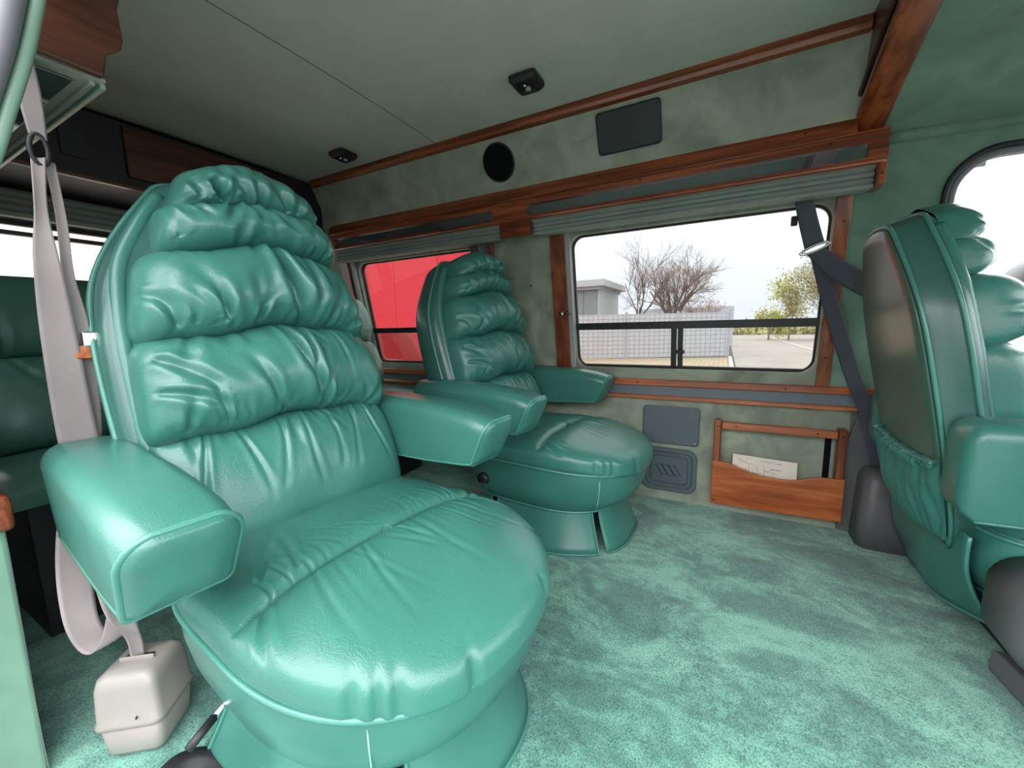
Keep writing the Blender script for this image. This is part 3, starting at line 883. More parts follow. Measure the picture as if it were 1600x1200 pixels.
ZZ = np.where(A > .93, ZZ - (A - .93) * .25, ZZ) + .004 * np.sin(XX * 13 + YY * 5) * np.sin(YY * 9)
hl = grid_mesh('ceiling_cab', np.stack([XX, YY, ZZ], -1), M['suede_c'])
tag(hl, 'green suede headliner over the cab', kind='structure')
# piping seam along the side of the cab headliner and a soft bolster
g = G(); g.tube([(x, 1.612 + .02 * math.sin((x - .36) * 2), 1.262 - (x - .36) * .03) for x in np.linspace(.37, 1.6, 30)], .016, 10); g.build('side_bolster', M['suede_c'], hl)
# windscreen frame and dash (seen only in glimpses)
dash = empty('dashboard', (1.45, .95, 0))
G().loft([[(-.12, y, .0), (-.16, y, .35), (-.12, y, .58), (.0, y, .68), (.16, y, .66), (.2, y, .0)] for y in (-.68, -.4, 0, .4, .68)]).build('body', M['greyplas'], dash, bev=.02)
tag(dash, 'grey dashboard below the windscreen at the front', 'dashboard')
exec_after = []
# windscreen
t = empty('window_7'); tag(t, 'windscreen at the front of the cab', kind='structure')
G().add([(1.62, .25, .70), (1.62, 1.64, .70), (1.30, 1.60, 1.25), (1.30, .29, 1.25)], [(0, 1, 2, 3)]).build('pane', M['clear'], t, smooth=False)
G().tube([(1.62, .25, .70), (1.62, 1.64, .70), (1.30, 1.60, 1.25), (1.30, .29, 1.25)], .02, 8, closed=True).build('window_frame', M['rubber'], t)

# ================================================================== CAPTAIN CHAIRS
def dshape(phi, k=1.0):
    c, s = np.cos(phi), np.sin(phi)
    nf, nr = 2.35, 5.0
    rf = (np.abs(c / .305) ** nf + np.abs(s / .268) ** nf) ** (-1 / nf)
    rr = (np.abs(c / .31) ** nr + np.abs(s / .268) ** nr) ** (-1 / nr)
    return k * np.where(c > 0, rf, rr)

OUT = [(.19, -.15), (.235, -.06), (.255, .05), (.266, .18), (.270, .32), (.266, .43), (.250, .515), (.208, .605), (.152, .69), (.122, .726), (.07, .738), (.0, .742)]

def captain_chair(name, loc, yaw, label, lever=True, pocket=False, seed=1, hs=1.0, res=1.0, recline=16, badge=False, ws=1.0, arm_low=0.0, arm_in=1.0, arm_dz=0.0, pt=1.0, arm_f=0.0):
    t = empty(name, loc, math.radians(yaw))
    rng = random.Random(seed)
    pk = 0.0 if pocket else 1.0
    a = math.radians(recline)
    f0, z0 = -.285, .36
    def bxf(S, Hh, D):
        Hh = Hh * hs; S = S * ws
        if pocket: D = np.where(np.asarray(D) < 0, np.asarray(D) * .62, D)
        return (f0 - Hh * math.sin(a) + D * math.cos(a), S, z0 + Hh * math.cos(a) + D * math.sin(a))
    def bpt(s, h, d):
        return tuple(float(q) for q in bxf(s, h, d))
    # --- shell
    half = spline([(w, h, 0) for w, h in OUT], 44)
    ol = [(p_[0], p_[1]) for p_ in half] + [(-p_[0], p_[1]) for p_ in half[::-1][1:]]
    def ring(d, k, dh=0.0):
        return [bpt(s * k, .30 + (h - .30) * (1 - (1 - k) * .55) + dh, d) for s, h in ol]
    g = G()
    g.loft([ring(.006, .80), ring(.008, .90), ring(.002, .955), ring(-.012, .985), ring(-.028, .998), ring(-.06, 1.0), ring(-.092, .985), ring(-.115, .955), ring(-.128, .90), ring(-.134, .80)])
    if pocket:
        g = G()
        g.loft([ring(.006, .80), ring(.008, .90), ring(.002, .955), ring(-.012, .985), ring(-.028, .998), ring(-.10, .975), ring(-.122, .955), ring(-.130, .90), ring(-.134, .80)])
    g.build('back_shell', M['shell'], t)
    G().tube(ring(-.026, 1.004), .0048, 8).build('piping', M['piping'], t)
    # side bolster roll between shell edge and pillows
    for s_ in (-1, 1):
        pts = [bpt(s_ * (w * .90 - .004), h, -.002) for w, h in [(.24, -.04), (.262, .10), (.268, .28), (.264, .42), (.246, .53), (.20, .62), (.152, .69)]]
        pts = spline(pts, 40)
        G().tube(pts, .014, 12).build('edge_roll', M['leather_s'], t)
    if pocket:
        # rear panel with welts and a gathered map pocket
        pan = [bpt(s * .935, .30 + (h - .30) * .965, -.126) for s, h in ol]
        G().loft([pan, [bpt(s * .915, .30 + (h - .30) * .955, -.134) for s, h in ol], [bpt(s * .80, .30 + (h - .30) * .90, -.139) for s, h in ol]]).build('rear_panel', M['backpan'], t)
        G().tube([bpt(s * .962, .30 + (h - .30) * .978, -.120) for s, h in ol], .0046, 8).build('welt', M['piping'], t)
        nu, nv = 150, 60
        U, V = np.meshgrid(np.linspace(-1, 1, nu), np.linspace(0, 1, nv))
        S = U * (.245 - .03 * (1 - V) ** 2)
        Hh = -.13 + V * (.225 + .02 * U ** 2) - .02 * (1 - V) * np.cos(U * 3)
        D = -.138 - (.05 * np.sin(np.clip(V, 0, 1) * math.pi) ** .6) * (1 - np.abs(U) ** 4) - .012 * (1 - V) * 0
        D += .006 * np.sin(U * 19 + V * 3) * V ** .5 * (1 - V * .3) + .004 * np.sin(U * 41 + 2 * np.sin(V * 6))
        ruff = np.exp(-((V - .93) / .05) ** 2)
        D += ruff * (.006 * np.sin(U * 95) - .012)
        D = np.where(np.abs(U) > .97, -.136, D)
        grid_mesh('map_pocket', np.stack(bxf(S, Hh, D), -1), M['leather'], t, solid=.002)
        pts = []
        for i in range(241):
            u = -0.97 + 1.94 * i / 240
            pts.append(bpt(u * .245, .082 + .02 * u * u + .007 * math.sin(i * 1.05), -.151 - .007 * math.cos(i * 1.37)))
        G().tube(pts, .0075, 8).build('elastic_gather', M['leather'], t)
        # hanging skirt at the back of the seat
        V = []; Fc = []
        for i in range(21):
            u = i / 20
            for j in range(11):
                v = j / 10
                top = np.array((-.35 + .02 * u, .185 - .40 * u, .285)); bot = np.array((-.29 + .02 * u, .185 - .36 * u, .015 + .06 * u ** 2))
                q = top * (1 - v) + bot * v
                q[0] += .010 * math.sin(u * 7 + 1) * v - .02 * math.sin(v * math.pi)
                V.append(tuple(q))
        for i in range(20):
            for j in range(10):
                q = i * 11 + j; Fc.append((q, q + 1, q + 12, q + 11))
        o_ = mk('rear_skirt', V, Fc, M['leather_s'], t, solid=.003)
        G().tube([V[i * 11 + 10] for i in range(21)] + [V[20 * 11 + j] for j in range(9, -1, -1)], .0045, 6).build('hem', M['piping'], o_)
    # --- back pillows, bottom to top
    nu, nv = int(150 * res), int(84 * res)
    PI = math.pi
    cC = [(x, .20, -PI / 2 + rng.gauss(0, .08), rng.uniform(.14, .20), .0042, .0058) for x in (-.17, -.105, -.045, .015, .07, .125, .18)]
    cC += gathers(rng, 16, (-.22, .22), .205, -PI / 2, .25, (.03, .09), (.004, .007), (.003, .006))
    pillow('lumbar_pillow', M['leather'], t, bxf, .250, .245, -.050, .203, .098, cC, nu, nv, .45, .56, .05, 0.0, .0012, seed + 1, wave=.8)
    cB = [(-.01, .405, -PI / 2 + .42, .27, .008, .020), (.055, .405, -PI / 2 - .12, .26, .007, .017), (-.02, .205, PI / 2 + .55, .15, .007, .012), (.05, .205, PI / 2 - .25, .14, .006, .011),
          (.10, .40, -PI / 2 + .2, .17, .004, .006), (-.22, .33, -.75, .17, .010, .010), (-.225, .27, -.45, .15, .008, .009), (-.15, .39, -PI / 2 - .3, .10, .010, .011)]
    cB += gathers(rng, 18, (-.22, .22), .20, PI / 2, .4, (.03, .10), (.004, .009), (.003, .008))
    cB += gathers(rng, 18, (-.22, .22), .405, -PI / 2, .4, (.03, .10), (.004, .009), (.003, .008))
    pillow('middle_pillow', M['leather'], t, bxf, .246, .240, .196, .396, .124, cB, nu, nv, .45, .62, .07, .012, .002, seed + 2, wave=1.0)
    cA = [(.030, .578, -PI / 2 + .16, .30, .012, .034), (.085, .575, -PI / 2 - .12, .22, .008, .018), (-.17, .395, PI / 2 + .5, .12, .012, .013), (-.09, .392, PI / 2 + .35, .13, .009, .012),
          (-.03, .392, PI / 2 + .2, .11, .008, .009), (.12, .392, PI / 2 - .35, .10, .010, .011), (-.235, .46, -.65, .11, .009, .010), (.19, .40, PI / 2 - .7, .10, .009, .009)]
    cA += gathers(rng, 16, (-.2, .2), .395, PI / 2, .45, (.03, .10), (.005, .010), (.003, .009))
    cA += gathers(rng, 14, (-.17, .17), .575, -PI / 2, .45, (.02, .07), (.004, .008), (.003, .007))
    pillow('upper_pillow', M['leather'], t, bxf, .238, .205, .388, .571, .136, cA, nu, nv, .47, .62, .12, .018, .003, seed + 3, wave=1.0)
    c2 = gathers(rng, 24, (-.17, .19), .66, -PI / 2, .5, (.03, .09), (.005, .010), (.005, .012)) + gathers(rng, 12, (-.17, .18), .565, PI / 2, .5, (.02, .06), (.005, .009), (.004, .009))
    pillow('lower_head_roll', M['leather'], t, bxf, .182, .172, .560, .664, .130 * pt, c2, nu, int(nv * .8), .42, .64, .12, .012, .002, seed + 4, c=.012 * pk, wave=.8)
    c1 = gathers(rng, 20, (-.15, .16), .655, PI / 2, .5, (.03, .09), (.006, .012), (.006, .014)) + gathers(rng, 6, (-.12, .14), .74, -PI / 2, .5, (.02, .06), (.005, .009), (.003, .007))
    pillow('upper_head_roll', M['leather'], t, bxf, .154, .128, .645, .752, .122 * pt, c1, nu, int(nv * .8), .42, .62, .16, .018, .003, seed + 5, c=.014 * pk, wave=.8)
    # filler roll that closes the head rest down to the shell
    # --- seat cushion
    nph, nth = int(360 * res), int(110 * res)
    ph = np.linspace(0, 2 * PI, nph, endpoint=False)
    th = np.linspace(0, math.radians(122), nth)
    PH, TH = np.meshgrid(ph, th)
    R = dshape(PH)
    ex = .62
    sn = np.where(TH < PI / 2, np.sin(TH) ** ex, np.abs(np.sin(TH)) ** ex)
    r = R * sn
    X = r * np.cos(PH); Y = r * np.sin(PH)
    rr = r / R
    Z = .322 + .050 * np.sign(np.cos(TH)) * np.abs(np.cos(TH)) ** .55
    topm = np.clip(np.cos(TH) * 3, 0, 1)
    Z = Z + .014 * (1 - rr ** 2) * topm
    Z = Z - .030 * np.clip((X - .08) / .22, 0, 1) ** 1.6
    Z = Z + .006 * np.exp(-((np.abs(X - .015) - .05) / .045) ** 2) * topm * (1 - rr ** 4)
    fs = .012 + .10 * np.clip(np.abs(Y) - .12, 0, 1) ** 1.2                      # tuft seam bows forward at its ends
    seam = (.6 * np.exp(-((X - fs) / .0035) ** 2) + .4 * np.exp(-((X - fs) / .012) ** 2)) * np.clip((.262 - np.abs(Y)) * 25, 0, 1)
    Z = Z - .022 * seam * topm
    cr = []
    for i in range(15):
        y = -.21 + .42 * (i + rng.uniform(.15, .85)) / 15
        cr.append((.015, y, rng.gauss(0, .22) + .45 * y / .22, rng.uniform(.07, .22), rng.uniform(.0025, .005), rng.uniform(.0012, .0032)))
        y = -.21 + .42 * (i + rng.uniform(.15, .85)) / 15
        cr.append((.008, y, PI + rng.gauss(0, .25) - .35 * y / .22, rng.uniform(.06, .18), rng.uniform(.0025, .0045), rng.uniform(.0012, .0030)))
    cr += [(.04, -.215, -.55, .16, .007, .006), (.02, .215, 2.4, .12, .006, .005), (-.03, -.19, 2.75, .16, .006, .005), (-.01, -.15, 3.0, .18, .005, .005)]
    Z = Z + folds(X, Y, cr) * topm
    # puckers at the nose edge
    for (p0, w) in ((-.80, .028), (-.70, .022), (-.62, .03), (-.30, .03), (.35, .03), (.8, .035)):
        R2 = np.exp(-((PH - (p0 % (2 * PI))) / w) ** 2) * np.exp(-((TH - math.radians(88)) / .35) ** 2)
        X = X - .008 * R2 * np.cos(PH); Y = Y - .008 * R2 * np.sin(PH)
    grid_mesh('seat_cushion', np.stack([X, Y, Z], -1), M['leather'], t, wrap_u=True)
    # --- upholstered base pan
    phs = np.linspace(0, 2 * PI, 96, endpoint=False)
    def dr(k, z, sh=0.0, droop=0.0):
        r_ = dshape(phs, k)
        return [(rv * math.cos(p_) + sh, rv * math.sin(p_), z - droop * max(0, math.cos(p_)) ** 2) for rv, p_ in zip(r_, phs)]
    g = G()
    g.loft([dr(.80, .312, -.01), dr(.95, .312, -.01, .02), dr(.985, .302, -.01, .022), dr(.985, .285, -.01, .022), dr(.975, .24, -.012, .014), dr(.945, .195, -.018, .008), dr(.88, .16, -.024, .003), dr(.79, .138, -.03), dr(.70, .128, -.03)])
    g.build('seat_pan', M['leather_s'], t)
    G().tube(dr(.992, .296, -.01, .022), .0048, 8, closed=True).build('piping', M['piping'], t)
    G().tube(dr(.80, .136, -.03), .004, 8, closed=True).build('piping', M['piping'], t)
    # --- skirt panels
    def skirt(p0, p1, k1=.95, n=36, flare=.0):
        V = []; Fc = []; m = 8
        for i in range(n + 1):
            p_ = p0 + (p1 - p0) * i / n
            for j in range(m + 1):
                v = j / m
                k = .765 + (k1 - .765) * v ** 1.4 + .012 * math.sin(p_ * 7 + seed) * v
                rv = float(dshape(np.array(p_), k))
                V.append((rv * math.cos(p_) - .03, rv * math.sin(p_), .150 - .144 * v))
        for i in range(n):
            for j in range(m):
                q = i * (m + 1) + j; Fc.append((q, q + 1, q + m + 2, q + m + 1))
        o = mk('skirt_panel', V, Fc, M['leather_s'], t, solid=.003)
        edge = [V[i] for i in range(m + 1)] + [V[i * (m + 1) + m] for i in range(1, n + 1)] + [V[n * (m + 1) + j] for j in range(m - 1, -1, -1)]
        G().tube([(x * 1.004, y * 1.004, max(z, .006)) for x, y, z in edge], .0035, 6).build('hem', M['piping'], o)
    skirt(math.radians(-30), math.radians(48), .93)
    if not pocket: skirt(math.radians(-36), math.radians(-125), .93)
    skirt(math.radians(54), math.radians(125), .93)
    if not pocket: skirt(math.radians(132), math.radians(228), .88)
    G().tube([(-.03, 0, .0), (-.03, 0, .13)], .09, 24).build('pedestal', M['black'], t)
    # --- armrests
    for s_ in (-1, 1):
        sc_ = s_ * .300
        am = None
        rings = []; bot = []
        def ar(f, zb, zt, w, sl, k=1.0, rt=.030, rb_=.010):
            zc, hh = (zb + zt) / 2, (zt - zb) / 2
            w_, h_ = w * k, hh * k
            o_ = []
            for (sx, sy, a0, rad) in ((1, 1, 0, rt * k), (-1, 1, 90, rt * k), (-1, -1, 180, rb_ * k), (1, -1, 270, rb_ * k)):
                for i_ in range(7):
                    q_ = math.radians(a0 + 15 * i_)
                    a_, b_ = sx * (w_ - rad) + rad * math.cos(q_), sy * (h_ - rad) + rad * math.sin(q_)
                    zz = zc + b_
                    o_.append((f + arm_f + sl * b_ / (2 * hh), sc_ + a_ * (1 - .12 * (hh - b_) / (2 * hh)), zz + .007 * (1 - (a_ / w) ** 2) * (1 if b_ > 0 else 0)))
            return o_
        zd = arm_low
        prof_ = [(-.42, .400 - zd, .558, .057, 0), (-.30, .404 - zd, .560, .058, 0), (-.15, .410 - zd, .556, .060, .015), (-.06, .416 - zd, .548, .061, .035), (-.005, .420 - zd, .540, .061, .042), (.030, .424 - zd, .528, .060, .052)]
        sc_ = s_ * .300 * arm_in
        prof_ = [(q_[0], q_[1] + arm_dz, q_[2] + arm_dz, q_[3], q_[4]) for q_ in prof_]
        rings = [ar(-.445, .425 - zd + arm_dz, .535 + arm_dz, .045, 0, .75), ar(-.438, .41 - zd + arm_dz, .548 + arm_dz, .054, 0, .92)] + [ar(*q_) for q_ in prof_]
        fr_ = rings[-1]
        e_ = prof_[-1]
        rings += [ar(.036, *e_[1:], .96), ar(.044, *e_[1:], .80), ar(.048, *e_[1:], .4)]
        g = G(); g.loft(rings)
        am = g.build('armrest', M['leather_s'], t)
        G().tube(fr_, .0042, 8, closed=True).build('piping', M['piping'], am)
        for k_ in (-1, 1):
            pts_ = []
            for q_ in prof_:
                rg_ = ar(*q_)
                pts_.append(rg_[17] if k_ < 0 else rg_[24])
            G().tube(spline(pts_, 16), .0034, 6).build('seam_cord', M['piping'], am)
        # bracket that holds the arm to the back
        if not pocket: G().box(-.40, -.33, s_ * .24 - .012, s_ * .24 + .012, .34, .46).build('arm_bracket', M['black'], t, smooth=False, bev=.004)
    # --- stitched line at the front of the pan
    G().tube([(float(dshape(np.array(-.72), k)) * math.cos(-.72) - .014, float(dshape(np.array(-.72), k)) * math.sin(-.72), z) for k, z in ((.989, .270), (.982, .235), (.956, .195), (.895, .158))], .0011, 5).build('stitch', M['thread'], t)
    if lever:
        G().tube([(-.10, -.225, .175), (-.085, -.262, .166)], .004, 8).build('lever_rod', M['chrome'], t)
        G().tube([(-.085, -.262, .166), (-.072, -.300, .155)], .0065, 10).build('lever_grip', M['black'], t)
    if badge:
        G().tube([(-.20, -.255, .215), (-.20, -.268, .215)], .022, 16).build('switch_rosette', M['black'], t)
        G().box(-.215, -.175, -.272, -.264, .196, .202).build('switch_lever', M['chrome'], t, smooth=False)
    tag(t, label, 'chair', 'captain chairs')
    return t

captain_chair('captain_chair', (-.55, .50, 0), -6, 'large green leather captain chair nearest the doorway with pale seat belt', seed=11, res=1.4)
captain_chair('captain_chair', (-.52, 1.385, 0), -6, 'green leather captain chair against the far wall beside the suede pillar', lever=False, seed=23, res=.8, badge=True, hs=.93)
front = captain_chair('front_seat', (.80, 1.37, 0), 0, 'green leather front seat seen from behind with gathered map pocket', lever=False, pocket=True, seed=37, res=.7, hs=.87, ws=.80, arm_f=.055, arm_low=.035, arm_in=.86, arm_dz=-.015, pt=.72, recline=11.5)

# grey plastic pedestal of the front seat
t = empty('seat_pedestal', (.02, -.34, 0)); t.parent = front
def rg(x0, x1, z0, z1, y, r):
    return [(x, y, z) for x, z in rrect((x1 - x0) / 2, (z1 - z0) / 2, r, 6, (x0 + x1) / 2, (z0 + z1) / 2)]
G().loft([rg(-.33, .40, .085, .275, .10, .06), rg(-.335, .41, .08, .28, .0, .07), rg(-.33, .405, .085, .275, -.03, .065), rg(-.30, .38, .11, .25, -.055, .05)]).build('side_cover', M['greyplas'], t)
G().box(-.24, .38, .02, .30, .0, .12).build('gap_shade', M['black'], t, smooth=False)  # solid black block, coloured to read as the shaded gap under the cover
G().loft([[(-.30, .12, 0), (-.30, .12, .05), (.5, .12, .05), (.5, .12, 0)], [(-.28, -.03, 0), (-.28, -.03, .055), (.5, -.03, .06), (.5, -.03, 0)], [(-.16, -.20, 0), (-.16, -.20, .02), (.5, -.20, .03), (.5, -.20, 0)]]).build('foot_plate', M['greyplas'], t, smooth=False, bev=.008)
t['label'] = 'grey plastic pedestal cover'

# ================================================================== SEAT BELTS
# pale belt by the doorway
t = empty('seat_belt')
ribbon('anchor_strap', M['belt_w'], [((-1.0, .235, 1.185), (-1.0, .262, 1.19)), ((-1.0, .238, 1.12), (-.998, .264, 1.125)), ((-1.0, .243, 1.06), (-.998, .262, 1.062))], t, n=16)
g = G(); g.tube([(-1.0, .251 + .010 * math.cos(a_), 1.045 + .024 * math.sin(a_)) for a_ in np.linspace(0, 2 * math.pi, 24, endpoint=False)], .0036, 8, closed=True); g.build('belt_ring', M['black'], t)
ribbon('shoulder_strap', M['belt_w'], [((-1.0, .240, 1.03), (-.996, .256, 1.034)), ((-.99, .231, .943), (-.99, .247, .947)), ((-.98, .219, .872), (-.97, .246, .86)), ((-1.0, .216, .751), (-.99, .256, .735)), ((-1.03, .220, .561), (-1.022, .270, .561)),
       ((-1.0, .222, .374), (-.99, .272, .355)), ((-.925, .215, .27), (-.918, .252, .235)), ((-.925, .235, .205), (-.922, .256, .190)), ((-.926, .238, .158), (-.922, .256, .155))], t, n=70, cup=.002)
ribbon('lap_strap', M['belt_w'], [((-1.006, .256, 1.034), (-1.003, .268, 1.03)), ((-1.004, .258, .95), (-1.0, .270, .935)), ((-1.003, .254, .847), (-1.0, .268, .848)), ((-1.003, .257, .75), (-1.0, .276, .748)), ((-1.04, .244, .594), (-1.035, .280, .574)),
       ((-1.03, .197, .391), (-1.022, .239, .360)), ((-.962, .174, .285), (-.955, .214, .262)), ((-.945, .180, .222), (-.94, .224, .215)), ((-.93, .195, .21), (-.928, .238, .218)), ((-.93, .215, .25), (-.93, .255, .26)), ((-.94, .235, .34), (-.94, .262, .34))], t, n=80, cup=.002)
G().box(-1.012, -.992, .262, .282, .725, .752).build('buckle_tongue', M['chrome'], t, smooth=False, bev=.003)
G().box(-1.010, -.994, .252, .272, .705, .728).build('buckle_plate', M['wood_h'], t, smooth=False, bev=.002)
tag(t, 'pale grey seat belt hanging by the doorway beside the large chair', 'seat belt', 'seat belts')
# reel box on the floor
t = empty('belt_reel_box', (-.925, .250, 0), math.radians(38))
t.scale = (.93, .93, .95)
def rb(h, k, z, r=.016): return [(a_, b_, z) for a_, b_ in rrect(h * k, h * k, r * k, 4)]
G().loft([rb(.056, .80, .004), rb(.056, .86, .012), rb(.056, .95, .068)]).build('base_tub', M['box'], t)
G().loft([rb(.056, 1.0, .066), rb(.056, 1.03, .069), rb(.056, 1.03, .076), rb(.056, .99, .079), rb(.056, .94, .142), rb(.056, .86, .160), rb(.056, .66, .168), rb(.056, .3, .169)]).build('lid', M['box'], t)
G().box(-.024, .024, -.005, .005, .166, .1705).build('slot', M['black'], t, smooth=False)
G().box(-.030, .030, -.010, -.0055, .166, .176).build('slot_lip', M['box'], t, smooth=False, bev=.002)
G().box(-.058, -.052, -.03, -.014, .118, .126).build('clip_hole', M['black'], t, smooth=False)
for (a_, b_) in ((-.0575, .02), (.02, -.0575)):
    G().tube([(a_, b_, .088), (a_ * 1.05, b_ * 1.0, .088)], .003, 8).build('screw', M['screw'], t)
tag(t, 'beige plastic belt reel box on the carpet', 'belt reel')
# charcoal belt on the far pillar
t = empty('seat_belt')
Yb = lambda z: wy(z) - .045
ribbon('anchor_strap', M['belt_d'], [((.150, Yb(1.14), 1.165), (.198, Yb(1.14), 1.168)), ((.175, Yb(1.06), 1.06), (.222, Yb(1.07), 1.075)), ((.200, Yb(.97), .972), (.250, Yb(.98), .990))], t, n=14)
ring = [(.226 + .036 * math.cos(a_) + .006 * math.sin(a_), Yb(.97) - .004, .974 + .012 * math.sin(a_) + .012 * math.cos(a_)) for a_ in np.linspace(0, 2 * math.pi, 28, endpoint=False)]
G().tube(ring, .0045, 8, closed=True).build('belt_ring', M['chrome'], t)
ribbon('shoulder_strap', M['belt_d'], [((.204, Yb(.97) - .004, .958), (.252, Yb(.97) - .004, .974)), ((.28, Yb(.9) - .002, .875), (.315, Yb(.9) - .002, .922)), ((.38, 1.625, .80), (.41, 1.625, .85)), ((.46, 1.615, .735), (.49, 1.615, .785))], t, n=24)
ribbon('lap_strap', M['belt_d'], [((.212, Yb(.96), .965), (.252, Yb(.96), .965)), ((.268, Yb(.8), .78), (.310, Yb(.8), .79)), ((.345, 1.69, .56), (.390, 1.69, .565)), ((.405, 1.69, .40), (.450, 1.69, .405)), ((.435, 1.69, .262), (.482, 1.69, .264))], t, n=40)
G().box(.160, .178, wy(1.07) - .012, wy(1.07) + .004, 1.055, 1.085).build('anchor_bolt', M['black'], t, smooth=False, bev=.003)
tag(t, 'charcoal seat belt through a chrome ring across the large window', 'seat belt', 'seat belts')
# belt anchor at the rear side window
t = empty('seat_belt')
ribbon('anchor_strap', M['belt_d'], [((-1.078, Yb(1.14), 1.16), (-1.035, Yb(1.14), 1.16)), ((-1.070, Yb(1.08), 1.08), (-1.028, Yb(1.08), 1.085)), ((-1.062, Yb(1.05), 1.055), (-1.022, Yb(1.05), 1.06))], t, n=10)
G().tube([(-1.035 + .036 * math.cos(a_), Yb(1.03), 1.045 + .014 * math.sin(a_) + .008 * math.cos(a_)) for a_ in np.linspace(0, 2 * math.pi, 24, endpoint=False)], .0055, 8, closed=True).build('belt_ring', M['chrome'], t)
ribbon('shoulder_strap', M['belt_d'], [((-1.055, Yb(1.03), 1.04), (-1.012, Yb(1.03), 1.045)), ((-1.04, Yb(.8), .75), (-1.0, Yb(.8), .75)), ((-1.03, 1.69, .45), (-.99, 1.69, .45))], t, n=20)
tag(t, 'dark seat belt and ring behind the head rest of the far chair', 'seat belt', 'seat belts')

# black round base on the floor at the edge of the picture
t = empty('floor_socket', (-.735, .235, 0))
G().loft([[(.085 * k * math.cos(a_), .055 * k * math.sin(a_), z) for a_ in np.linspace(0, 2 * math.pi, 40, endpoint=False)] for k, z in ((1, 0), (1, .012), (.94, .018), (.6, .018), (.5, .010))]).build('rim', M['black'], t)
tag(t, 'round black floor socket in front of the reel box', 'floor socket')

# ================================================================== OUTSIDE
GZ = -.75
OM = dict(
    paving=m_plain('yellow_paving', lin(150, 142, 126), .9, .2, var=.12, nscale=1.2),
    asphalt=m_plain('asphalt', lin(186, 178, 168), .9, .2, var=.08, nscale=.8),
    tarmac=m_plain('dark_tarmac', lin(112, 110, 108), .9, .2, var=.1, nscale=.8),
    white=m_plain('white_paint', lin(205, 206, 208), .7),
    fence=m_plain('grey_privacy_strip', lin(206, 210, 216), .7, .2, var=.04),
    wire=m_plain('grey_wire', lin(184, 188, 196), .6),
    grass=m_plain('grass', lin(165, 180, 110), .95, .1, var=.25, nscale=6),
    bark=m_plain('bark', lin(150, 132, 122), .9, .1, var=.15),
    leaf=m_plain('spring_leaf', lin(205, 205, 120), .8, .1, var=.3, nscale=3),
    leaf_d=m_plain('olive_leaf', lin(180, 176, 126), .8, .1, var=.3, nscale=3),
    blossom=m_plain('pink_blossom', lin(180, 140, 132), .8, .1, var=.2),
    red=m_plain('red_cladding', (0.90, 0.060, 0.085, 1), .5, .3, var=.02),
    shed=m_plain('grey_cladding', lin(160, 166, 164), .7, .2),
    shed_l=m_plain('pale_fascia', lin(205, 208, 208), .7, .2),
    house=m_plain('white_render', lin(205, 208, 206), .8, .2),
    dark=m_plain('dark_window_glass', lin(60, 66, 72), .2),
)
def paving_mat():
    t_ = NT('block_paving')
    v = t_.coords((1, 1, 1))
    br = t_.n('TexBrick'); br.inputs['Scale'].default_value = 1.6
    br.inputs['Color1'].default_value = lin(214, 196, 166); br.inputs['Color2'].default_value = lin(200, 182, 152); br.inputs['Mortar'].default_value = lin(165, 152, 130)
    br.inputs['Mortar Size'].default_value = .03
    t_.l(v, br.inputs['Vector'])
    t_.bsdf(br.outputs['Color'], .9, .2)
    return t_.m
OM['paving'] = paving_mat()
gr = G().box(-120, 120, -120, 160, GZ - .4, GZ - .02).build('ground', OM['tarmac'], smooth=False)
tag(gr, 'grey asphalt yard around the van', kind='structure')
pv = G().add([(-16, 2.2, GZ), (.35, 2.2, GZ), (.1, 20.3, GZ), (-16, 14, GZ)], [(0, 1, 2, 3)]).build('pavement', OM['paving'], smooth=False)
tag(pv, 'beige block paving in front of the fence', kind='structure')
rd = G().add([(.35, 2.2, GZ + .001), (30, 2.2, GZ + .001), (30, 75, GZ + .001), (-.2, 75, GZ + .001)], [(0, 1, 2, 3)])
tag(rd.build('road', OM['asphalt'], smooth=False), 'pale road beyond the large window', kind='structure')
ln = G().add([(3.85, 25, GZ + .012), (4.1, 25, GZ + .012), (3.7, 55, GZ + .012), (3.4, 55, GZ + .012)], [(0, 1, 2, 3)])
tag(ln.build('road_marking', OM['white'], smooth=False), 'white line along the road', 'road marking')
kb = G().hexa([(.20, 2.2, GZ - .02), (.34, 2.2, GZ - .02), (.14, 20.3, GZ - .02), (.0, 20.3, GZ - .02)], [(.20, 2.2, GZ + .05), (.34, 2.2, GZ + .05), (.14, 20.3, GZ + .05), (.0, 20.3, GZ + .05)])
tag(kb.build('kerb', OM['shed_l'], smooth=False), 'pale kerb between paving and road', kind='structure')
vg = G().box(-2, 60, 62, 110, GZ - .1, GZ + .12)
tag(vg.build('grass_verge', OM['grass'], smooth=False), 'green grass verge beyond the road', 'grass', kind='stuff')

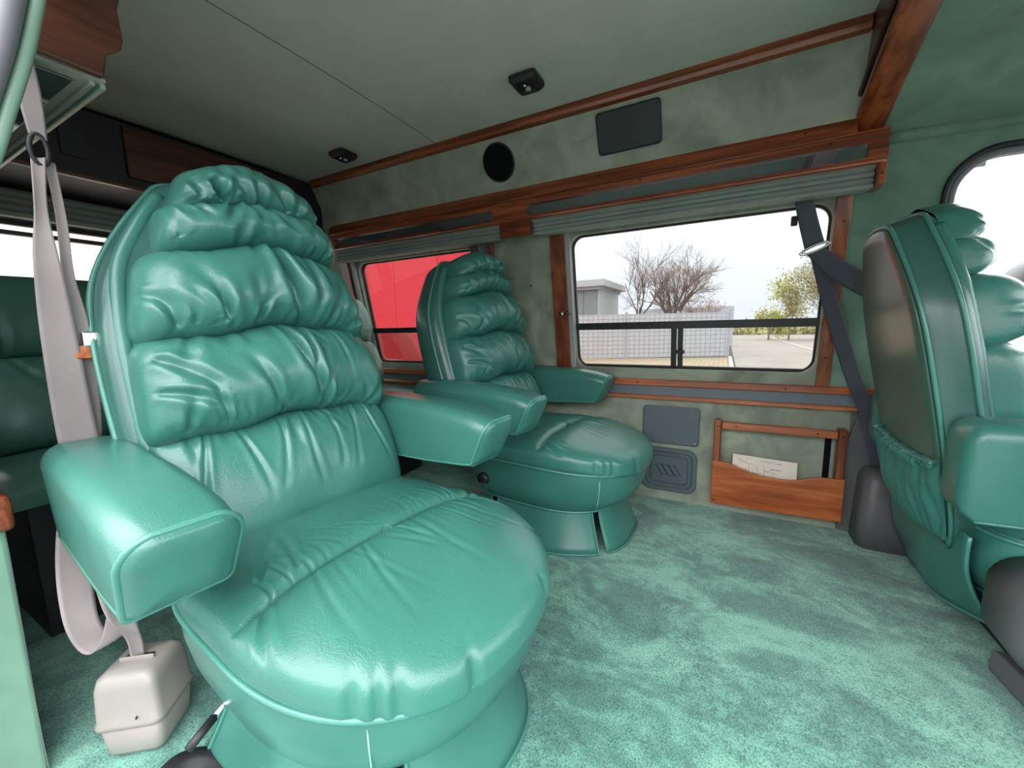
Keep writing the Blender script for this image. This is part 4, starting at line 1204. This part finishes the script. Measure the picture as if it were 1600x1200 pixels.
# fence of panels with posts
fe = empty('fence', (0, 0, GZ))
A0 = np.array([-14.0, 12.8]); A1 = np.array([-.02, 20.2]); dv = A1 - A0; Lf = np.linalg.norm(dv); dv = dv / Lf
nrm = np.array([dv[1], -dv[0]])
npan = 7
for i in range(npan):
    a_ = A0 + dv * (Lf * i / npan + .04); b_ = A0 + dv * (Lf * (i + 1) / npan - .04)
    o_ = nrm * .02
    G().hexa([(*(a_ - o_), .06), (*(b_ - o_), .06), (*(b_ - o_), 1.98), (*(a_ - o_), 1.98)], [(*(a_ + o_), .06), (*(b_ + o_), .06), (*(b_ + o_), 1.98), (*(a_ + o_), 1.98)]).build('panel', OM['fence'], fe, smooth=False)
    g = G()
    w_ = np.linalg.norm(b_ - a_)
    for j in range(11):
        z = .08 + 1.88 * j / 10
        p1, p2 = a_ + nrm * .03, b_ + nrm * .03
        g.tube([(*p1, z), (*p2, z)], .012, 4)
    for j in range(10):
        q = a_ + dv * w_ * (j + .5) / 10 + nrm * .03
        g.tube([(*q, .06), (*q, 1.98)], .010, 4)
    g.build('wire_mesh', OM['wire'], fe, smooth=False)
for i in range(npan + 1):
    q = A0 + dv * Lf * i / npan
    G().box(q[0] - .05, q[0] + .05, q[1] - .05, q[1] + .05, 0, 2.06).build('post', OM['wire'], fe, smooth=False)
tag(fe, 'long grey privacy fence across the paving', 'fence')

# small grey building behind the fence
sh = empty('shed', (-8.0, 21.0, GZ))
for i in range(5):
    G().box(-2.1 + i * .80, -2.1 + i * .80 + .76, -.04, .06, 0, 3.35).build('wall_panel', OM['shed'], sh, smooth=False, bev=.01)
G().box(-2.15, 1.9, .02, 4, 0, 3.40).build('body', OM['shed_l'], sh, smooth=False)
G().box(1.86, 1.94, -.06, 4, 0, 3.4).build('corner_post', OM['shed_l'], sh, smooth=False)
G().box(-2.4, 2.0, -.25, 4.2, 3.38, 3.52).build('fascia', OM['shed_l'], sh, smooth=False)
G().box(-2.5, 2.3, -.5, 4.4, 3.52, 3.86).build('roof', OM['house'], sh, smooth=False, bev=.02)
tag(sh, 'small flat-roofed grey building behind the fence', 'building')
lw = G().box(-6, .2, 30, 30.5, GZ, 1.85)
tag(lw.build('low_wall', OM['fence'], smooth=False), 'far grey wall behind the bare tree', 'wall')

# trees
def tree_mesh(g, base, h, spread, rng, levels=5, r0=.16, kids=(3, 4), lean=0.0, up=.35, tips=None, fan=0):
    def grow(p, d, L, r, lv):
        n = 4; pts = [p]; q = Vector(p); dd = Vector(d)
        for i in range(n):
            dd = (dd + Vector((rng.gauss(0, .09), rng.gauss(0, .09), rng.gauss(0, .05) + .04 * up))).normalized()
            q = q + dd * (L / n); pts.append(q.copy())
        g.tube(pts, r, 5 if lv < 2 else 3, r1=r * .55)
        if tips is not None and lv >= levels - 2: tips.append((q.copy(), L))
        if lv >= levels: return
        for k in range(rng.randint(*kids) if (lv or not fan) else fan):
            tt = rng.uniform(.35, 1.0) if (lv or not fan) else rng.uniform(.7, 1.0)
            s = pts[min(n, int(tt * n))]
            az = rng.uniform(0, 6.283); an = rng.uniform(.35, .85) * spread
            o = dd.orthogonal().normalized()
            o.rotate(Matrix.Rotation(az, 3, dd))
            nd = (dd * math.cos(an) + o * math.sin(an) + Vector((0, 0, up * .35))).normalized()
            grow(s, nd, L * (rng.uniform(.58, .80) if (lv or not fan) else rng.uniform(.8, 1.0)), r * rng.uniform(.42, .6), lv + 1)
    grow(Vector(base), Vector((lean, 0, 1)), h, r0, 0)
def tree(name, loc, h, label, seed, levels=5, spread=1.0, r0=.15, leaf=None, nleaf=0, lsize=.12, kids=(3, 4), group='trees outside', up=.35, fan=0):
    rng = random.Random(seed)
    t_ = empty(name, loc)
    g = G(); tips = []
    tree_mesh(g, (0, 0, 0), h, spread, rng, levels, r0, kids, up=up, tips=tips, fan=fan)
    g.build('branches', OM['bark'], t_, smooth=False)
    if leaf and nleaf:
        g2 = G()
        for i in range(nleaf):
            p, L = rng.choice(tips)
            p = p + Vector((rng.gauss(0, .3), rng.gauss(0, .3), rng.gauss(0, .25))) * min(1, L * 1.5)
            a_ = Vector((rng.gauss(0, 1), rng.gauss(0, 1), rng.gauss(0, 1))).normalized() * lsize * rng.uniform(.5, 1.2)
            b_ = a_.orthogonal().normalized() * lsize * .6
            g2.add([p - a_, p + b_, p + a_, p - b_], [(0, 1, 2, 3)])
        o_ = g2.build('foliage', OM[leaf], t_, smooth=False)
        o_['kind'] = 'stuff'
    tag(t_, label, 'tree', group)
tree('bare_tree', (-2.9, 23.5, GZ), 2.15, 'tall bare tree with a rounded crown behind the fence', 4, 6, .95, .14, kids=(3, 4), up=.28, fan=8)
tree('bare_tree', (-4.5, 23.0, GZ), 2.5, 'slim bare tree close beside the tall round one', 9, 5, .9, .08, kids=(3, 4), fan=5)
tree('blossom_tree', (-.95, 24.5, GZ), 1.75, 'small reddish budding tree near the end of the fence', 12, 5, 1.0, .07, 'blossom', 700, .05, kids=(3, 4))
rng = random.Random(8)
far_tr = [(3.0, 41, 1.8, 'leaf', 'low yellow-green bush beyond the road, closest to the fence'), (4.3, 40, 2.5, 'leaf', 'yellow-green leafing tree in the middle beyond the road'), (6.0, 39, 3.4, 'leaf_d', 'olive leafing tree beyond the road near the belt'), (8.0, 40, 3.8, 'leaf_d', 'tall olive leafing tree beyond the road behind the belt'), (10.2, 42, 2.4, 'leaf', 'leafing tree beyond the driver window'), (13.5, 42, 2.6, 'leaf', 'yellow-green tree far along the road')]
for i, (x, y, h, lf, lab) in enumerate(far_tr):
    tree('leafing_tree', (x, y, GZ), h, lab, 30 + i, 5, 1.1, .09, lf, 1500, .11, kids=(3, 4))
# distant hedge line and low buildings
hg = G()
rng = random.Random(2)
for i in range(900):
    p = Vector((rng.uniform(-3, 40), rng.uniform(58, 61), GZ + rng.uniform(.1, 1.5 + .4 * math.sin(i))))
    a_ = Vector((rng.gauss(0, 1), rng.gauss(0, 1), rng.gauss(0, 1))).normalized() * .45
    b_ = a_.orthogonal().normalized() * .35
    hg.add([p - a_, p + b_, p + a_, p - b_], [(0, 1, 2, 3)])
o_ = hg.build('hedge_foliage', OM['leaf_d'], smooth=False)
tag(o_, 'distant olive hedge along the road', 'hedge', kind='stuff')
def far_car(x, y, m, label):
    t_ = empty('parked_car', (x, y, GZ + .12))
    prof = [(-2.1, .35), (-2.1, .8), (-1.5, .95), (-1.0, 1.42), (.7, 1.45), (1.4, .98), (2.1, .85), (2.15, .35)]
    G().prism([(a_, -.85, b_) for a_, b_ in prof], (0, 1.7, 0)).build('body', m, t_, smooth=False, bev=.06)
    for a_ in (-1.3, 1.3):
        for yy in (-.88, .70):
            G().tube([(a_, yy, .33), (a_, yy + .18, .33)], .33, 16).build('wheel', M['rubber'], t_)
    G().prism([(a_, -.87, b_) for a_, b_ in [(-1.25, 1.0), (-.92, 1.36), (.62, 1.38), (1.15, 1.0)]], (0, .03, 0)).build('side_glass', OM['dark'], t_, smooth=False)
    tag(t_, label, 'car')
far_car(6.2, 64, OM['house'], 'white car parked far beyond the road')
far_car(11.8, 65, OM['shed_l'], 'silver car parked behind the leafing trees')

# red wall of a trailer close beside the rear window
rw = empty('red_trailer', (-8.85, 6.2, GZ))
for i in range(9):
    G().box(-5.0 + i * 1.12, -5.0 + i * 1.12 + 1.112, -.02, .05, .25, 4.2).build('wall_panel', OM['red'], rw, smooth=False, bev=.006)
G().box(-5.0, 5.06, .04, 2.4, .25, 4.18).build('body', OM['red'], rw, smooth=False)
for x in (-3.8, -2.7, 3.6):
    for y in (.1, 1.9):
        G().tube([(x, y, .42), (x, y + .3, .42)], .42, 20).build('wheel', M['rubber'], rw)
tag(rw, 'bright red trailer wall beside the rear side window', 'trailer')

# pale house seen through the rear windows and across the yard
ho = empty('white_building', (-14, 2.5, GZ))
G().box(-6, 0, -9, 7, 0, 4.6).build('wall', OM['house'], ho, smooth=False)
for i in range(5):
    G().box(-.02, .05, -8 + i * 3.0, -8 + i * 3.0 + 1.4, 1.2, 2.6).build('window', OM['dark'], ho, smooth=False, bev=.02)
G().box(-6.2, .2, -9.2, 7.2, 4.6, 4.85).build('roof', OM['shed_l'], ho, smooth=False)
tag(ho, 'white building behind the rear windows', 'building')

# workshop across the yard on the doorway side (it shows only as a reflection)
wk = empty('workshop', (0, -13, GZ))
G().box(-22, 16, -8, 0, 0, 5.0).build('wall', OM['house'], wk, smooth=False)
G().box(-22.2, 16.2, -8.2, .1, 5.0, 5.5).build('fascia', OM['red'], wk, smooth=False)
for i in range(8):
    G().box(-20 + i * 4.4, -20 + i * 4.4 + 2.6, -.05, .04, .1 if i % 2 else 1.2, 3.2).build('window', OM['dark'], wk, smooth=False, bev=.02)
tag(wk, 'white workshop with a red fascia across the yard outside the doorway', 'building')

# door mirror outside the driver's window
t = empty('door_mirror', (.90, 1.98, .72))
G().loft([[(k * .085 * math.cos(a_), y, .10 + k * .12 * math.sin(a_)) for a_ in np.linspace(0, 2 * math.pi, 24, endpoint=False)] for k, y in ((.8, -.05), (1, -.02), (1, .10), (.7, .17))]).build('housing', M['slate_d'], t)
G().tube([(0, -.03, .0), (0.02, -.24, -.05)], .018, 8).build('stalk', M['black'], t)
tag(t, 'dark door mirror outside the driver window', 'mirror')
